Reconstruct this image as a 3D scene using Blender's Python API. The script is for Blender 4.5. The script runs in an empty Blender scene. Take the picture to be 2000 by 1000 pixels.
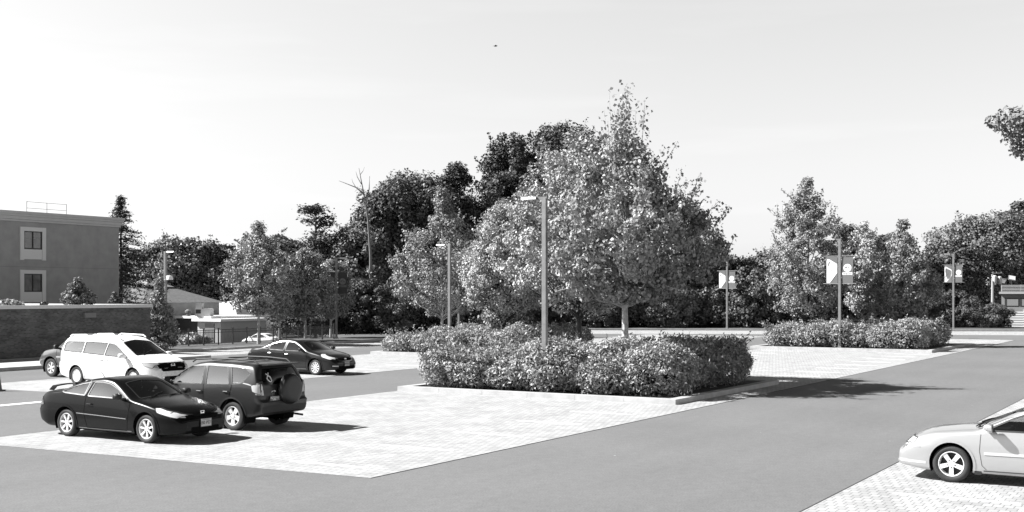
import bpy, bmesh, math, random
import numpy as np
from mathutils import Vector, Matrix
from mathutils.bvhtree import BVHTree

R = math.radians
SC = bpy.context.scene
COL = SC.collection

# ------------------------------------------------------------------ camera, world, sun, exposure
F, CAMH, HY = 2352.0, 3.35, 575.0            # focal length in photo pixels, eye height, horizon row
cam_d = bpy.data.cameras.new('camera'); cam = bpy.data.objects.new('camera', cam_d); COL.objects.link(cam)
cam.location = (0, 0, CAMH); cam.rotation_euler = (R(90), 0, 0)
cam_d.sensor_width = 36; cam_d.sensor_fit = 'HORIZONTAL'; cam_d.lens = 36 * F / 2000
cam_d.shift_y = 75 / 2000; cam_d.clip_start = .1; cam_d.clip_end = 3000
SC.camera = cam

SUN_EL = R(42); TRAVEL = Vector((1, -.02))    # ground direction the light travels in
world = bpy.data.worlds.new('World'); SC.world = world; world.use_nodes = True
nt = world.node_tree; N = nt.nodes; N.clear(); Lk = nt.links.new
sky = N.new('ShaderNodeTexSky'); sky.sky_type = 'NISHITA'; sky.sun_disc = False
sky.sun_elevation = SUN_EL; sky.sun_rotation = math.atan2(-TRAVEL.x, -TRAVEL.y)
sky.air_density = 1.0; sky.dust_density = 1.0; sky.ozone_density = 1.0
sep = N.new('ShaderNodeSeparateColor'); Lk(sky.outputs[0], sep.inputs[0])       # the photo's film sees little blue: red-weighted grey
bw = N.new('ShaderNodeMath'); bw.operation = 'MULTIPLY_ADD'; bw.inputs[1].default_value = .35; Lk(sep.outputs[2], bw.inputs[0])
rw = N.new('ShaderNodeMath'); rw.operation = 'MULTIPLY'; rw.inputs[1].default_value = .75; Lk(sep.outputs[0], rw.inputs[0]); Lk(rw.outputs[0], bw.inputs[2])
# thin cirrus streaks
tc = N.new('ShaderNodeTexCoord'); mp = N.new('ShaderNodeMapping'); mp.inputs['Scale'].default_value = (3.0, 3.0, 26.0)
mp.inputs['Rotation'].default_value = (0, R(7), 0)
Lk(tc.outputs['Generated'], mp.inputs[0])
nz = N.new('ShaderNodeTexNoise'); nz.inputs['Scale'].default_value = 1.3; nz.inputs['Detail'].default_value = 6
Lk(mp.outputs[0], nz.inputs['Vector'])
cr = N.new('ShaderNodeMapRange'); cr.inputs['From Min'].default_value = .52; cr.inputs['From Max'].default_value = .75
cr.inputs['To Min'].default_value = 1.0; cr.inputs['To Max'].default_value = 1.05
Lk(nz.outputs['Fac'], cr.inputs['Value'])
sz = N.new('ShaderNodeSeparateXYZ'); Lk(tc.outputs['Generated'], sz.inputs[0])
el = N.new('ShaderNodeMapRange'); el.interpolation_type = 'SMOOTHSTEP'           # milky haze low down, deep clear sky overhead
for k_, v_ in (('From Min', .25), ('From Max', .58), ('To Min', 1.0), ('To Max', .08)): el.inputs[k_].default_value = v_
Lk(sz.outputs[2], el.inputs['Value'])
m0 = N.new('ShaderNodeMath'); m0.operation = 'MULTIPLY'; Lk(bw.outputs[0], m0.inputs[0]); Lk(el.outputs[0], m0.inputs[1])
mul = N.new('ShaderNodeMath'); mul.operation = 'MULTIPLY'; Lk(m0.outputs[0], mul.inputs[0]); Lk(cr.outputs[0], mul.inputs[1])
bg = N.new('ShaderNodeBackground'); bg.inputs['Strength'].default_value = .080; ev = N.new('ShaderNodeMapRange')
for k_, v_ in (('From Min', .06), ('From Max', .25), ('To Min', 1.0), ('To Max', 1.28)): ev.inputs[k_].default_value = v_
Lk(sz.outputs[2], ev.inputs['Value']); m2 = N.new('ShaderNodeMath'); m2.operation = 'MULTIPLY'; Lk(mul.outputs[0], m2.inputs[0]); Lk(ev.outputs[0], m2.inputs[1])
Lk(m2.outputs[0], bg.inputs['Color'])
wo = N.new('ShaderNodeOutputWorld'); Lk(bg.outputs[0], wo.inputs[0])

sd = bpy.data.lights.new('sun', 'SUN'); sd.energy = 5.0; sd.angle = R(.5); sd.color = (1, 1, 1)
sun = bpy.data.objects.new('sun', sd); COL.objects.link(sun); sun.location = (-40, 10, 40)
tv = Vector((TRAVEL.x, TRAVEL.y, 0)).normalized() * math.cos(SUN_EL) + Vector((0, 0, -math.sin(SUN_EL)))
sun.rotation_euler = tv.to_track_quat('-Z', 'Y').to_euler()
SC.view_settings.view_transform = 'Standard'; SC.view_settings.look = 'None'
SC.view_settings.exposure = 1.3; SC.view_settings.gamma = 1
SC.cycles.max_bounces = 6; SC.cycles.transparent_max_bounces = 12; SC.cycles.diffuse_bounces = 2
SC.cycles.caustics_reflective = False; SC.cycles.caustics_refractive = False

# ------------------------------------------------------------------ the lot's own frame: u along the rows, v across them
A2 = np.array([1400., 2352.]); A2 /= np.hypot(*A2); B2 = np.array([-A2[1], A2[0]])
O2 = np.array([-2.59, 21.95]); ANG = math.atan2(A2[1], A2[0])
def UV(u, v, z=0.0):
    p = O2 + A2 * u + B2 * v
    return (float(p[0]), float(p[1]), z)
def G(px, d, z=0.0):                            # a point at depth d on the line of sight of a photo column
    return ((px - 1000) / F * d, d, z)
def ZY(y, d): return CAMH - (y - HY) / F * d
def uv_of(x, y):
    p = np.array([x, y]) - O2; return float(p @ A2), float(p @ B2)
def at_v(px, v):                                # u where the column crosses the line v = const
    k = (px - 1000) / F; p = O2 + B2 * v
    return float((k * p[1] - p[0]) / (A2[0] - k * A2[1]))
def at_u(px, u):
    k = (px - 1000) / F; p = O2 + A2 * u
    return float((k * p[1] - p[0]) / (B2[0] - k * B2[1]))

# ------------------------------------------------------------------ materials (all neutral greys: the photo is black and white)
MATS = {}
def mat(name, v, rough=.6, metal=0, coat=0, spec=.5, var=0, vscale=8, bump=0, bscale=40):
    if name in MATS: return MATS[name]
    m = bpy.data.materials.new(name); m.use_nodes = True; t = m.node_tree; p = t.nodes['Principled BSDF']
    p.inputs['Base Color'].default_value = (v, v, v, 1); p.inputs['Roughness'].default_value = rough
    p.inputs['Metallic'].default_value = metal; p.inputs['Coat Weight'].default_value = coat
    p.inputs['Coat Roughness'].default_value = .04; p.inputs['Specular IOR Level'].default_value = spec
    c = t.nodes.new('ShaderNodeTexCoord')
    if var:
        n = t.nodes.new('ShaderNodeTexNoise'); n.inputs['Scale'].default_value = vscale; n.inputs['Detail'].default_value = 5
        t.links.new(c.outputs['Object'], n.inputs['Vector'])
        r = t.nodes.new('ShaderNodeMapRange'); r.inputs['From Min'].default_value = .3; r.inputs['From Max'].default_value = .7
        r.inputs['To Min'].default_value = v * (1 - var); r.inputs['To Max'].default_value = v * (1 + var)
        t.links.new(n.outputs['Fac'], r.inputs['Value']); t.links.new(r.outputs[0], p.inputs['Base Color'])
    if bump:
        n = t.nodes.new('ShaderNodeTexNoise'); n.inputs['Scale'].default_value = bscale; n.inputs['Detail'].default_value = 4
        t.links.new(c.outputs['Object'], n.inputs['Vector'])
        b = t.nodes.new('ShaderNodeBump'); b.inputs['Strength'].default_value = bump; b.inputs['Distance'].default_value = .02
        t.links.new(n.outputs['Fac'], b.inputs['Height']); t.links.new(b.outputs[0], p.inputs['Normal'])
    MATS[name] = m; return m

def glass_mat(name, tint, refl=.12):
    if name in MATS: return MATS[name]
    m = bpy.data.materials.new(name); m.use_nodes = True; t = m.node_tree; t.nodes.clear()
    o = t.nodes.new('ShaderNodeOutputMaterial'); mx = t.nodes.new('ShaderNodeMixShader')
    tr = t.nodes.new('ShaderNodeBsdfTransparent'); tr.inputs[0].default_value = (tint, tint, tint, 1)
    gl = t.nodes.new('ShaderNodeBsdfGlossy'); gl.inputs['Roughness'].default_value = .02; gl.inputs[0].default_value = (1, 1, 1, 1)
    fr = t.nodes.new('ShaderNodeFresnel'); fr.inputs['IOR'].default_value = 1.5
    ad = t.nodes.new('ShaderNodeMath'); ad.operation = 'MULTIPLY_ADD'; ad.inputs[1].default_value = 1.1; ad.inputs[2].default_value = refl
    t.links.new(fr.outputs[0], ad.inputs[0]); t.links.new(ad.outputs[0], mx.inputs[0])
    t.links.new(tr.outputs[0], mx.inputs[1]); t.links.new(gl.outputs[0], mx.inputs[2]); t.links.new(mx.outputs[0], o.inputs[0])
    MATS[name] = m; return m

def leaf_mat(name, v, var=.38, trans=.10, nscale=.7, spec=.35):
    if name in MATS: return MATS[name]
    m = bpy.data.materials.new(name); m.use_nodes = True; t = m.node_tree; p = t.nodes['Principled BSDF']
    g = t.nodes.new('ShaderNodeNewGeometry')
    c = t.nodes.new('ShaderNodeTexCoord'); n = t.nodes.new('ShaderNodeTexNoise'); n.inputs['Scale'].default_value = nscale
    t.links.new(c.outputs['Object'], n.inputs['Vector'])
    ad = t.nodes.new('ShaderNodeMath'); ad.operation = 'ADD'
    t.links.new(g.outputs['Random Per Island'], ad.inputs[0]); t.links.new(n.outputs['Fac'], ad.inputs[1])
    r = t.nodes.new('ShaderNodeMapRange'); r.inputs['From Min'].default_value = .2; r.inputs['From Max'].default_value = 1.3
    r.inputs['To Min'].default_value = v * (1 - var); r.inputs['To Max'].default_value = v * (1 + var)
    t.links.new(ad.outputs[0], r.inputs['Value']); t.links.new(r.outputs[0], p.inputs['Base Color'])
    p.inputs['Roughness'].default_value = .5; p.inputs['Specular IOR Level'].default_value = spec
    tl = t.nodes.new('ShaderNodeBsdfTranslucent'); t.links.new(r.outputs[0], tl.inputs[0])
    mx = t.nodes.new('ShaderNodeMixShader'); mx.inputs[0].default_value = trans
    o = t.nodes['Material Output']
    t.links.new(p.outputs[0], mx.inputs[1]); t.links.new(tl.outputs[0], mx.inputs[2]); t.links.new(mx.outputs[0], o.inputs[0])
    MATS[name] = m; return m

def ground_coords(t, rot=True):
    c = t.nodes.new('ShaderNodeTexCoord'); mp = t.nodes.new('ShaderNodeMapping'); mp.vector_type = 'TEXTURE'
    mp.inputs['Rotation'].default_value = (0, 0, ANG); mp.inputs['Location'].default_value = (O2[0], O2[1], 0)
    t.links.new(c.outputs['Object'], mp.inputs[0]); return mp.outputs[0]

def asphalt_mat():
    m = bpy.data.materials.new('asphalt'); m.use_nodes = True; t = m.node_tree; p = t.nodes['Principled BSDF']
    co = ground_coords(t)
    def noise(s, d, vec=co):
        n = t.nodes.new('ShaderNodeTexNoise'); n.inputs['Scale'].default_value = s; n.inputs['Detail'].default_value = d
        t.links.new(vec, n.inputs['Vector']); return n.outputs['Fac']
    st = t.nodes.new('ShaderNodeMapping'); st.inputs['Scale'].default_value = (.12, 1.3, 1); t.links.new(co, st.inputs[0])
    fine = noise(30, 4); mid_ = noise(5, 5); big = noise(.22, 5); lanes = noise(.9, 4, st.outputs[0])
    def mr(x, a, b, lo=.3, hi=.7):
        r = t.nodes.new('ShaderNodeMapRange'); r.inputs['From Min'].default_value = lo; r.inputs['From Max'].default_value = hi
        r.inputs['To Min'].default_value = a; r.inputs['To Max'].default_value = b; t.links.new(x, r.inputs['Value']); return r.outputs[0]
    def mu(a, b):
        n = t.nodes.new('ShaderNodeMath'); n.operation = 'MULTIPLY'; t.links.new(a, n.inputs[0])
        if isinstance(b, float): n.inputs[1].default_value = b
        else: t.links.new(b, n.inputs[1])
        return n.outputs[0]
    v = mu(mu(mu(mu(mr(fine, .8, 1.2), mr(mid_, .93, 1.07)), mr(big, .93, 1.06)), mr(lanes, .965, 1.035)), .148)
    vo = t.nodes.new('ShaderNodeTexVoronoi'); vo.inputs['Scale'].default_value = .85; t.links.new(co, vo.inputs['Vector'])
    sp = mr(vo.outputs['Distance'], 2.6, 1.0, .012, .028)     # scattered pale grit
    v = mu(v, sp)
    t.links.new(v, p.inputs['Base Color']); p.inputs['Roughness'].default_value = .85; p.inputs['Specular IOR Level'].default_value = .25
    b = t.nodes.new('ShaderNodeBump'); b.inputs['Strength'].default_value = .35; b.inputs['Distance'].default_value = .01
    t.links.new(fine, b.inputs['Height']); t.links.new(b.outputs[0], p.inputs['Normal'])
    return m

def paver_mat():
    m = bpy.data.materials.new('paver'); m.use_nodes = True; t = m.node_tree; p = t.nodes['Principled BSDF']
    co = ground_coords(t)
    br = t.nodes.new('ShaderNodeTexBrick'); br.offset = .5; br.inputs['Scale'].default_value = 1
    br.inputs['Brick Width'].default_value = .16; br.inputs['Row Height'].default_value = .24
    br.inputs['Mortar Size'].default_value = .009; br.inputs['Mortar Smooth'].default_value = .3
    br.inputs['Color1'].default_value = (.42, .42, .42, 1); br.inputs['Color2'].default_value = (.32, .32, .32, 1)
    br.inputs['Mortar'].default_value = (.17, .17, .17, 1); br.inputs['Bias'].default_value = 0
    mp = t.nodes.new('ShaderNodeMapping'); mp.inputs['Rotation'].default_value = (0, 0, R(90)); t.links.new(co, mp.inputs[0])
    t.links.new(mp.outputs[0], br.inputs['Vector'])
    n = t.nodes.new('ShaderNodeTexNoise'); n.inputs['Scale'].default_value = .9; n.inputs['Detail'].default_value = 6
    t.links.new(co, n.inputs['Vector'])
    r = t.nodes.new('ShaderNodeMapRange'); r.inputs['From Min'].default_value = .3; r.inputs['From Max'].default_value = .65
    r.inputs['To Min'].default_value = .84; r.inputs['To Max'].default_value = 1.04; t.links.new(n.outputs['Fac'], r.inputs['Value'])
    mx = t.nodes.new('ShaderNodeVectorMath'); mx.operation = 'SCALE'
    t.links.new(br.outputs['Color'], mx.inputs[0]); t.links.new(r.outputs[0], mx.inputs['Scale'])
    t.links.new(mx.outputs[0], p.inputs['Base Color']); p.inputs['Roughness'].default_value = .8
    b = t.nodes.new('ShaderNodeBump'); b.inputs['Strength'].default_value = .5; b.inputs['Distance'].default_value = .01; b.invert = True
    t.links.new(br.outputs['Fac'], b.inputs['Height']); t.links.new(b.outputs[0], p.inputs['Normal'])
    return m

def brick_mat(name, v, mort, w=.22, h=.075, var=.35):
    m = bpy.data.materials.new(name); m.use_nodes = True; t = m.node_tree; p = t.nodes['Principled BSDF']
    c = t.nodes.new('ShaderNodeTexCoord'); s = t.nodes.new('ShaderNodeSeparateXYZ'); t.links.new(c.outputs['Object'], s.inputs[0])
    a = t.nodes.new('ShaderNodeMath'); a.operation = 'ADD'; t.links.new(s.outputs[0], a.inputs[0]); t.links.new(s.outputs[1], a.inputs[1])
    cb = t.nodes.new('ShaderNodeCombineXYZ'); t.links.new(a.outputs[0], cb.inputs[0]); t.links.new(s.outputs[2], cb.inputs[1])
    br = t.nodes.new('ShaderNodeTexBrick'); br.inputs['Scale'].default_value = 1
    br.inputs['Brick Width'].default_value = w; br.inputs['Row Height'].default_value = h; br.inputs['Mortar Size'].default_value = .008
    br.inputs['Color1'].default_value = (v * (1 - var),) * 3 + (1,); br.inputs['Color2'].default_value = (v * (1 + var),) * 3 + (1,)
    br.inputs['Mortar'].default_value = (mort,) * 3 + (1,); t.links.new(cb.outputs[0], br.inputs['Vector'])
    n = t.nodes.new('ShaderNodeTexNoise'); n.inputs['Scale'].default_value = .7; n.inputs['Detail'].default_value = 6
    mp = t.nodes.new('ShaderNodeMapping'); mp.inputs['Scale'].default_value = (1, 3, 1); t.links.new(cb.outputs[0], mp.inputs[0]); t.links.new(mp.outputs[0], n.inputs['Vector'])
    r = t.nodes.new('ShaderNodeMapRange'); r.inputs['From Min'].default_value = .3; r.inputs['From Max'].default_value = .7
    r.inputs['To Min'].default_value = .65; r.inputs['To Max'].default_value = 1.35; t.links.new(n.outputs['Fac'], r.inputs['Value'])
    mx = t.nodes.new('ShaderNodeVectorMath'); mx.operation = 'SCALE'; t.links.new(br.outputs['Color'], mx.inputs[0]); t.links.new(r.outputs[0], mx.inputs['Scale'])
    t.links.new(mx.outputs[0], p.inputs['Base Color']); p.inputs['Roughness'].default_value = .85
    return m

M_ASPH, M_PAVE = asphalt_mat(), paver_mat()
M_BRICK = brick_mat('dark_brick', .085, .11)
M_CONC = mat('concrete_kerb', .40, .8, var=.14, vscale=3, bump=.3)
M_WALK = mat('sidewalk_concrete', .44, .85, var=.1, vscale=1.5)
M_LINE = mat('white_paint', .78, .7, var=.12, vscale=9)
M_JOINT = mat('dark_joint', .03, .9)
M_SOIL = mat('mulch', .045, .95, var=.5, vscale=14, bump=.6)
M_GRASS = mat('mown_grass', .085, .95, var=.35, vscale=3, bump=.5)
M_DULL = mat('dull_ground', .09, .95, var=.3, vscale=.3)
M_GALV = mat('galvanised_metal', .21, .45, metal=.35, var=.12, vscale=5)
M_DKMET = mat('dark_metal', .03, .45)
M_BLACK = mat('black_plastic', .012, .55)
M_VOID = mat('matt_black', .004, .95, spec=.1)
M_RUB = mat('tyre_rubber', .028, .75, bump=.2)
M_RIM = mat('wheel_alloy', .78, .3, metal=.15)
M_CHROME = mat('chrome', .8, .12, metal=1)
M_LAMPW = mat('headlamp_glass', .72, .12, coat=1)
M_LAMPR = mat('tail_lamp', .12, .15, coat=1)
M_SEAT = mat('seat_cloth', .05, .9)
M_BARK = mat('bark', .38, .9, var=.35, vscale=9, bump=.6)
M_BARKD = mat('dark_bark', .05, .9, var=.35, vscale=9)
M_WHITE = mat('white_panel', .75, .6)
G_CLEAR, G_TINT, G_DARK = glass_mat('clear_glass', .85, .26), glass_mat('tinted_glass', .6, .22), glass_mat('dark_glass', .05, .06)
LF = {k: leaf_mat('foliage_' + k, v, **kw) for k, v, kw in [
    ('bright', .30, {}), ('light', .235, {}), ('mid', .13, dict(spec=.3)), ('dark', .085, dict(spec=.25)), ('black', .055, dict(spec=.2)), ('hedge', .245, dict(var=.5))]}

# ------------------------------------------------------------------ object helpers
def tag(o, label=None, cat=None, group=None, kind=None):
    if label: o['label'] = label
    if cat: o['category'] = cat
    if group: o['group'] = group
    if kind: o['kind'] = kind
    return o
def link(name, me, parent=None):
    o = bpy.data.objects.new(name, me); COL.objects.link(o)
    if parent is not None: o.parent = parent
    return o
def thing(name, label, cat, loc=(0, 0, 0), rz=0, group=None):
    o = bpy.data.objects.new(name, None); COL.objects.link(o); o.location = loc; o.rotation_euler = (0, 0, rz); o.empty_display_size = .3
    return tag(o, label, cat, group)
def copy_tree(o, parent=None):
    c = o.copy(); COL.objects.link(c)
    if parent is not None: c.parent = parent
    for ch in list(o.children): copy_tree(ch, c)
    return c

class MB:
    def __init__(s): s.v = []; s.f = []; s.m = []
    def add(s, vs, fs, mi=0):
        n = len(s.v); s.v += [tuple(map(float, p)) for p in vs]; s.f += [tuple(i + n for i in f) for f in fs]; s.m += [mi] * len(fs); return s
    def box(s, x0, x1, y0, y1, z0, z1, mi=0, M=None):
        vs = [(x, y, z) for z in (z0, z1) for y in (y0, y1) for x in (x0, x1)]
        if M is not None: vs = [tuple(M @ Vector(p)) for p in vs]
        return s.add(vs, [(0, 2, 3, 1), (4, 5, 7, 6), (0, 1, 5, 4), (2, 6, 7, 3), (0, 4, 6, 2), (1, 3, 7, 5)], mi)
    def uvbox(s, u0, u1, v0, v1, z0, z1, mi=0):
        vs = [UV(u, v, z) for z in (z0, z1) for v in (v0, v1) for u in (u0, u1)]
        return s.add(vs, [(0, 2, 3, 1), (4, 5, 7, 6), (0, 1, 5, 4), (2, 6, 7, 3), (0, 4, 6, 2), (1, 3, 7, 5)], mi)
    def uvpoly(s, pts, z, mi=0):
        return s.add([UV(u, v, z) for u, v in pts], [tuple(range(len(pts)))], mi)
    def tube(s, pts, rad, n=6, mi=0, cap=True):
        pts = [Vector(p) for p in pts]; k = len(pts)
        if not hasattr(rad, '__len__'): rad = [rad] * k
        vs = []; ref = Vector((0, 0, 1))
        for i, p in enumerate(pts):
            d = (pts[min(i + 1, k - 1)] - pts[max(i - 1, 0)])
            d = d.normalized() if d.length > 1e-9 else Vector((0, 0, 1))
            a = d.cross(ref)
            if a.length < .05: a = d.cross(Vector((1, 0, 0)))
            a.normalize(); b = d.cross(a)
            for j in range(n):
                t = 2 * math.pi * j / n; vs.append(p + (a * math.cos(t) + b * math.sin(t)) * rad[i])
        fs = [(i * n + j, i * n + (j + 1) % n, (i + 1) * n + (j + 1) % n, (i + 1) * n + j) for i in range(k - 1) for j in range(n)]
        if cap: fs += [tuple(range(n))[::-1], tuple((k - 1) * n + j for j in range(n))]
        return s.add(vs, fs, mi)
    def lathe(s, prof, n=24, mi=0, M=None, closed=False):      # profile of (radius, height) about local z
        vs = []
        for r, h in prof:
            for j in range(n):
                t = 2 * math.pi * j / n; p = Vector((r * math.cos(t), r * math.sin(t), h)); vs.append(M @ p if M is not None else p)
        k = len(prof); last = k if closed else k - 1
        return s.add(vs, [(i * n + j, i * n + (j + 1) % n, ((i + 1) % k) * n + (j + 1) % n, ((i + 1) % k) * n + j) for i in range(last) for j in range(n)], mi)
    def prism(s, pts, h0, h1, M=None, mi=0):                    # polygon in local xy, extruded h0..h1 along local z
        n = len(pts); vs = [Vector((x, y, h)) for h in (h0, h1) for x, y in pts]
        if M is not None: vs = [M @ p for p in vs]
        return s.add(vs, [tuple(range(n))[::-1], tuple(range(n, 2 * n))] + [(i, (i + 1) % n, n + (i + 1) % n, n + i) for i in range(n)], mi)
    def ball(s, c, r, n=10, mi=0, sq=(1, 1, 1)):
        vs = []; k = n // 2 + 1
        for i in range(k):
            a = math.pi * i / (k - 1)
            for j in range(n):
                t = 2 * math.pi * j / n; vs.append((c[0] + r * sq[0] * math.sin(a) * math.cos(t), c[1] + r * sq[1] * math.sin(a) * math.sin(t), c[2] + r * sq[2] * math.cos(a)))
        return s.add(vs, [(i * n + j, (i + 1) * n + j, (i + 1) * n + (j + 1) % n, i * n + (j + 1) % n) for i in range(k - 1) for j in range(n)], mi)
    def build(s, name, mats, parent=None, smooth=False, sharp=35):
        me = bpy.data.meshes.new(name); me.from_pydata(s.v, [], s.f)
        for m in (mats if isinstance(mats, (list, tuple)) else [mats]): me.materials.append(m)
        me.polygons.foreach_set('material_index', s.m)
        if smooth:
            me.polygons.foreach_set('use_smooth', [True] * len(me.polygons)); me.set_sharp_from_angle(angle=R(sharp))
        me.validate(); me.update()
        return link(name, me, parent)

def RZ(a): return Matrix.Rotation(a, 4, 'Z')
def T3(x, y, z): return Matrix.Translation((x, y, z))

# ------------------------------------------------------------------ ground
def struct(o): o['kind'] = 'structure'; return o
def terrain():
    us = np.concatenate([np.linspace(-200, -20, 7), np.linspace(0, 130, 40), np.linspace(150, 1500, 10)])
    vs = np.concatenate([np.linspace(-1200, -60, 8), np.linspace(-40, 110, 46), np.linspace(130, 1400, 9)])
    def sm(x): x = min(1, max(0, x)); return x * x * (3 - 2 * x)
    V = [UV(u, v, -.02 - 2.35 * sm((v - 45.5) / 14) * sm((u - 32) / 8)) for u in us for v in vs]
    n = len(vs); f = [(i * n + j, (i + 1) * n + j, (i + 1) * n + j + 1, i * n + j + 1) for i in range(len(us) - 1) for j in range(n - 1)]
    m = MB(); m.add(V, f); return struct(m.build('ground', M_DULL, smooth=True))
terrain()
m = MB(); m.uvpoly([(-60, -60), (112, -60), (112, 45.4), (-60, 45.4)], 0); struct(m.build('asphalt', M_ASPH))
# paving: bays of pale block paving, 4 mm above the asphalt
m = MB()
BACKP = [(G(px, d)) for px, d in ((1010, 102.5), (1300, 102), (1700, 100.5), (2100, 98), (2500, 94), (2500, 104), (2100, 108), (1700, 110), (1300, 112), (1010, 112.5))]
m.uvpoly([(0, 0), (77, 0), (77, 11.35), (.2, 11.35), (-.42, 9.96)], .004)
m.uvpoly([(9.9, 18.1), (75, 18.1), (75, 28.4), (37, 28.0), (13.5, 26.5), (9.7, 26.3)], .004)
m.uvpoly([(29.0, 34.2), (62, 33.9), (62, 39.2), (29.0, 38.4)], .004)
m.uvpoly([(-30, -20), (60, -20), (60, -7.8), (-30, -7.8)], .004)
m.add(BACKP, [tuple(range(10))]); m.v[-10:] = [(x, y, .004) for x, y, z in m.v[-10:]]
struct(m.build('pavement', M_PAVE))
# painted stall marks, the concrete band, and the dark joint where paving meets asphalt
m = MB(); j = MB()
k = 0
for i in range(26):
    u = .93 + 2.99 * i
    if 15.8 < u < 26.6 or 53 < u < 65.5 or u > 76: continue
    m.uvbox(u, u + .11, .82, 2.75, .006, .009); 
    if u > 6 : m.uvbox(u, u + .11, 8.6, 10.5, .006, .009)
for u in (20.0, 25.35, 28.6, 31.6): m.uvbox(u, u + .1, 19.0, 21.0, .006, .009)
for u in (-2.9, .1, 3.1, 6.9, 9.9, 12.9, 15.9, 18.9): m.uvbox(u, u + .11, -10.6, -8.6, .006, .009)
m.uvbox(-8, 9.88, 18.12, 18.5, .001, .008)
struct(m.build('road_markings', M_LINE))
j.uvbox(0, 77, -.035, 0, .001, .006); j.uvbox(.2, 16.3, 11.352, 11.38, .001, .006); j.uvbox(10, 37, 18.07, 18.098, .001, .006)
j.uvbox(-30, 60, -7.798, -7.77, .001, .006)
struct(j.build('paving_edge_joint', M_JOINT))

def kerb_ring(mb, u0, u1, v0, v1, w=.32, h=.16, seg=1.85):
    def run(a, b, fixed0, fixed1, along_u):
        n = max(1, round((b - a) / seg)); L = (b - a) / n
        for i in range(n):
            p, q = a + i * L + .004, a + (i + 1) * L - .004
            if along_u: mb.uvbox(p, q, fixed0, fixed1, 0, h)
            else: mb.uvbox(fixed0, fixed1, p, q, 0, h)
    run(v0, v1, u0, u0 + w, False); run(v0, v1, u1 - w, u1, False)
    run(u0 + w + .004, u1 - w - .004, v0, v0 + w, True); run(u0 + w + .004, u1 - w - .004, v1 - w, v1, True)
ISL = [(16.35, 26.1, .95, 11.35), (36.4, 46.2, 18.2, 27.9), (54.0, 64.2, 1.15, 12.0)]
kb = MB(); so = MB()
for (u0, u1, v0, v1) in ISL:
    kerb_ring(kb, u0, u1, v0, v1); so.uvbox(u0 + .33, u1 - .33, v0 + .33, v1 - .33, 0, .11)
# kerbed pavement along the brick wall, the grass verge behind row three, the back kerb
kerb_ring(kb, 4, 28.6, 32.35, 38.3, w=.2)
def strip(mb, pts, w, h):                       # a kerb along ground points
    for p, q in zip(pts[:-1], pts[1:]):
        a = Vector(p); b = Vector(q); d = (b - a); L = d.length; d.normalize(); n = Vector((-d.y, d.x, 0)) * w
        k = max(1, round(L / 2)); 
        for i in range(k):
            s0 = a + d * (L * i / k + .004); s1 = a + d * (L * (i + 1) / k - .004)
            vs = [s0, s1, s1 + n, s0 + n]
            mb.add([(v.x, v.y, 0) for v in vs] + [(v.x, v.y, h) for v in vs], [(3, 2, 1, 0), (4, 5, 6, 7), (0, 1, 5, 4), (1, 2, 6, 5), (2, 3, 7, 6), (3, 0, 4, 7)])
strip(kb, [UV(28.62, 38.45), UV(62, 39.25), UV(83.5, 39.6)], .2, .14)
BK = [G(1003, 113.0), G(1300, 112.2), G(1700, 110.2), G(2100, 108.2), G(2600, 104)]
strip(kb, BK, .3, .15)
struct(kb.build('kerb', M_CONC)); struct(so.build('island_soil', M_SOIL))
m = MB(); m.uvbox(4.2, 28.4, 32.55, 38.1, 0, .14); struct(m.build('sidewalk', M_WALK))
m = MB(); m.uvpoly([(28.7, 38.68), (62, 39.48), (83.5, 39.83), (83.5, 45.6), (28.7, 45.6)], .07)
m.add([(x, y + .32, .1) for x, y, z in BK] + [(x * 1.1, y + 16, .1) for x, y, z in BK[::-1]], [tuple(range(10))])
struct(m.build('verge', M_GRASS))

# ------------------------------------------------------------------ foliage
def leaf_mesh(name, P, nrm, length, width, mats, rng, droop=0.0, jit=.35):
    n = len(P); nrm = nrm / (np.linalg.norm(nrm, axis=1, keepdims=True) + 1e-9)
    t = rng.normal(size=(n, 3)); t[:, 2] -= droop; t -= (t * nrm).sum(1, keepdims=True) * nrm
    t /= (np.linalg.norm(t, axis=1, keepdims=True) + 1e-9); s = np.cross(nrm, t)
    k = 1 + jit * rng.uniform(-1, 1, (n, 1)); l = length * k * .5; w = width * k * .5
    fold = nrm * w * .35
    V = np.stack([P - t * l, P + s * w - t * l * .15 + fold, P + t * l, P - s * w - t * l * .15 + fold], 1).reshape(-1, 3)
    me = bpy.data.meshes.new(name); me.vertices.add(4 * n); me.vertices.foreach_set('co', V.astype(np.float32).ravel())
    me.loops.add(4 * n); me.loops.foreach_set('vertex_index', np.arange(4 * n, dtype=np.int32))
    me.polygons.add(n); me.polygons.foreach_set('loop_start', np.arange(0, 4 * n, 4, dtype=np.int32))
    me.materials.append(mats); me.update(calc_edges=True); me.validate()
    return me

PROF = dict(
    pyr=[(0, .42), (.1, .8), (.25, 1), (.45, .92), (.62, .70), (.78, .42), (.9, .2), (1, .05)],
    maple=[(0, .35), (.08, .75), (.22, 1), (.42, .98), (.56, .8), (.68, .52), (.78, .3), (.9, .2), (1, .07)],
    maple2=[(0, .55), (.08, .85), (.28, 1), (.45, .95), (.62, .72), (.78, .46), (.9, .28), (1, .18)],
    round=[(0, .7), (.15, .92), (.4, 1), (.7, 1), (.88, .82), (1, .5)],
    oval=[(0, .45), (.15, .8), (.4, 1), (.7, .85), (.9, .45), (1, .12)],
    bush=[(0, .85), (.3, 1), (.6, .95), (.85, .7), (1, .35)],
    cone=[(0, 1), (.25, .82), (.5, .55), (.75, .3), (1, .03)],
    shrubcone=[(0, .95), (.2, 1), (.5, .62), (.75, .35), (1, .05)])

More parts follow.
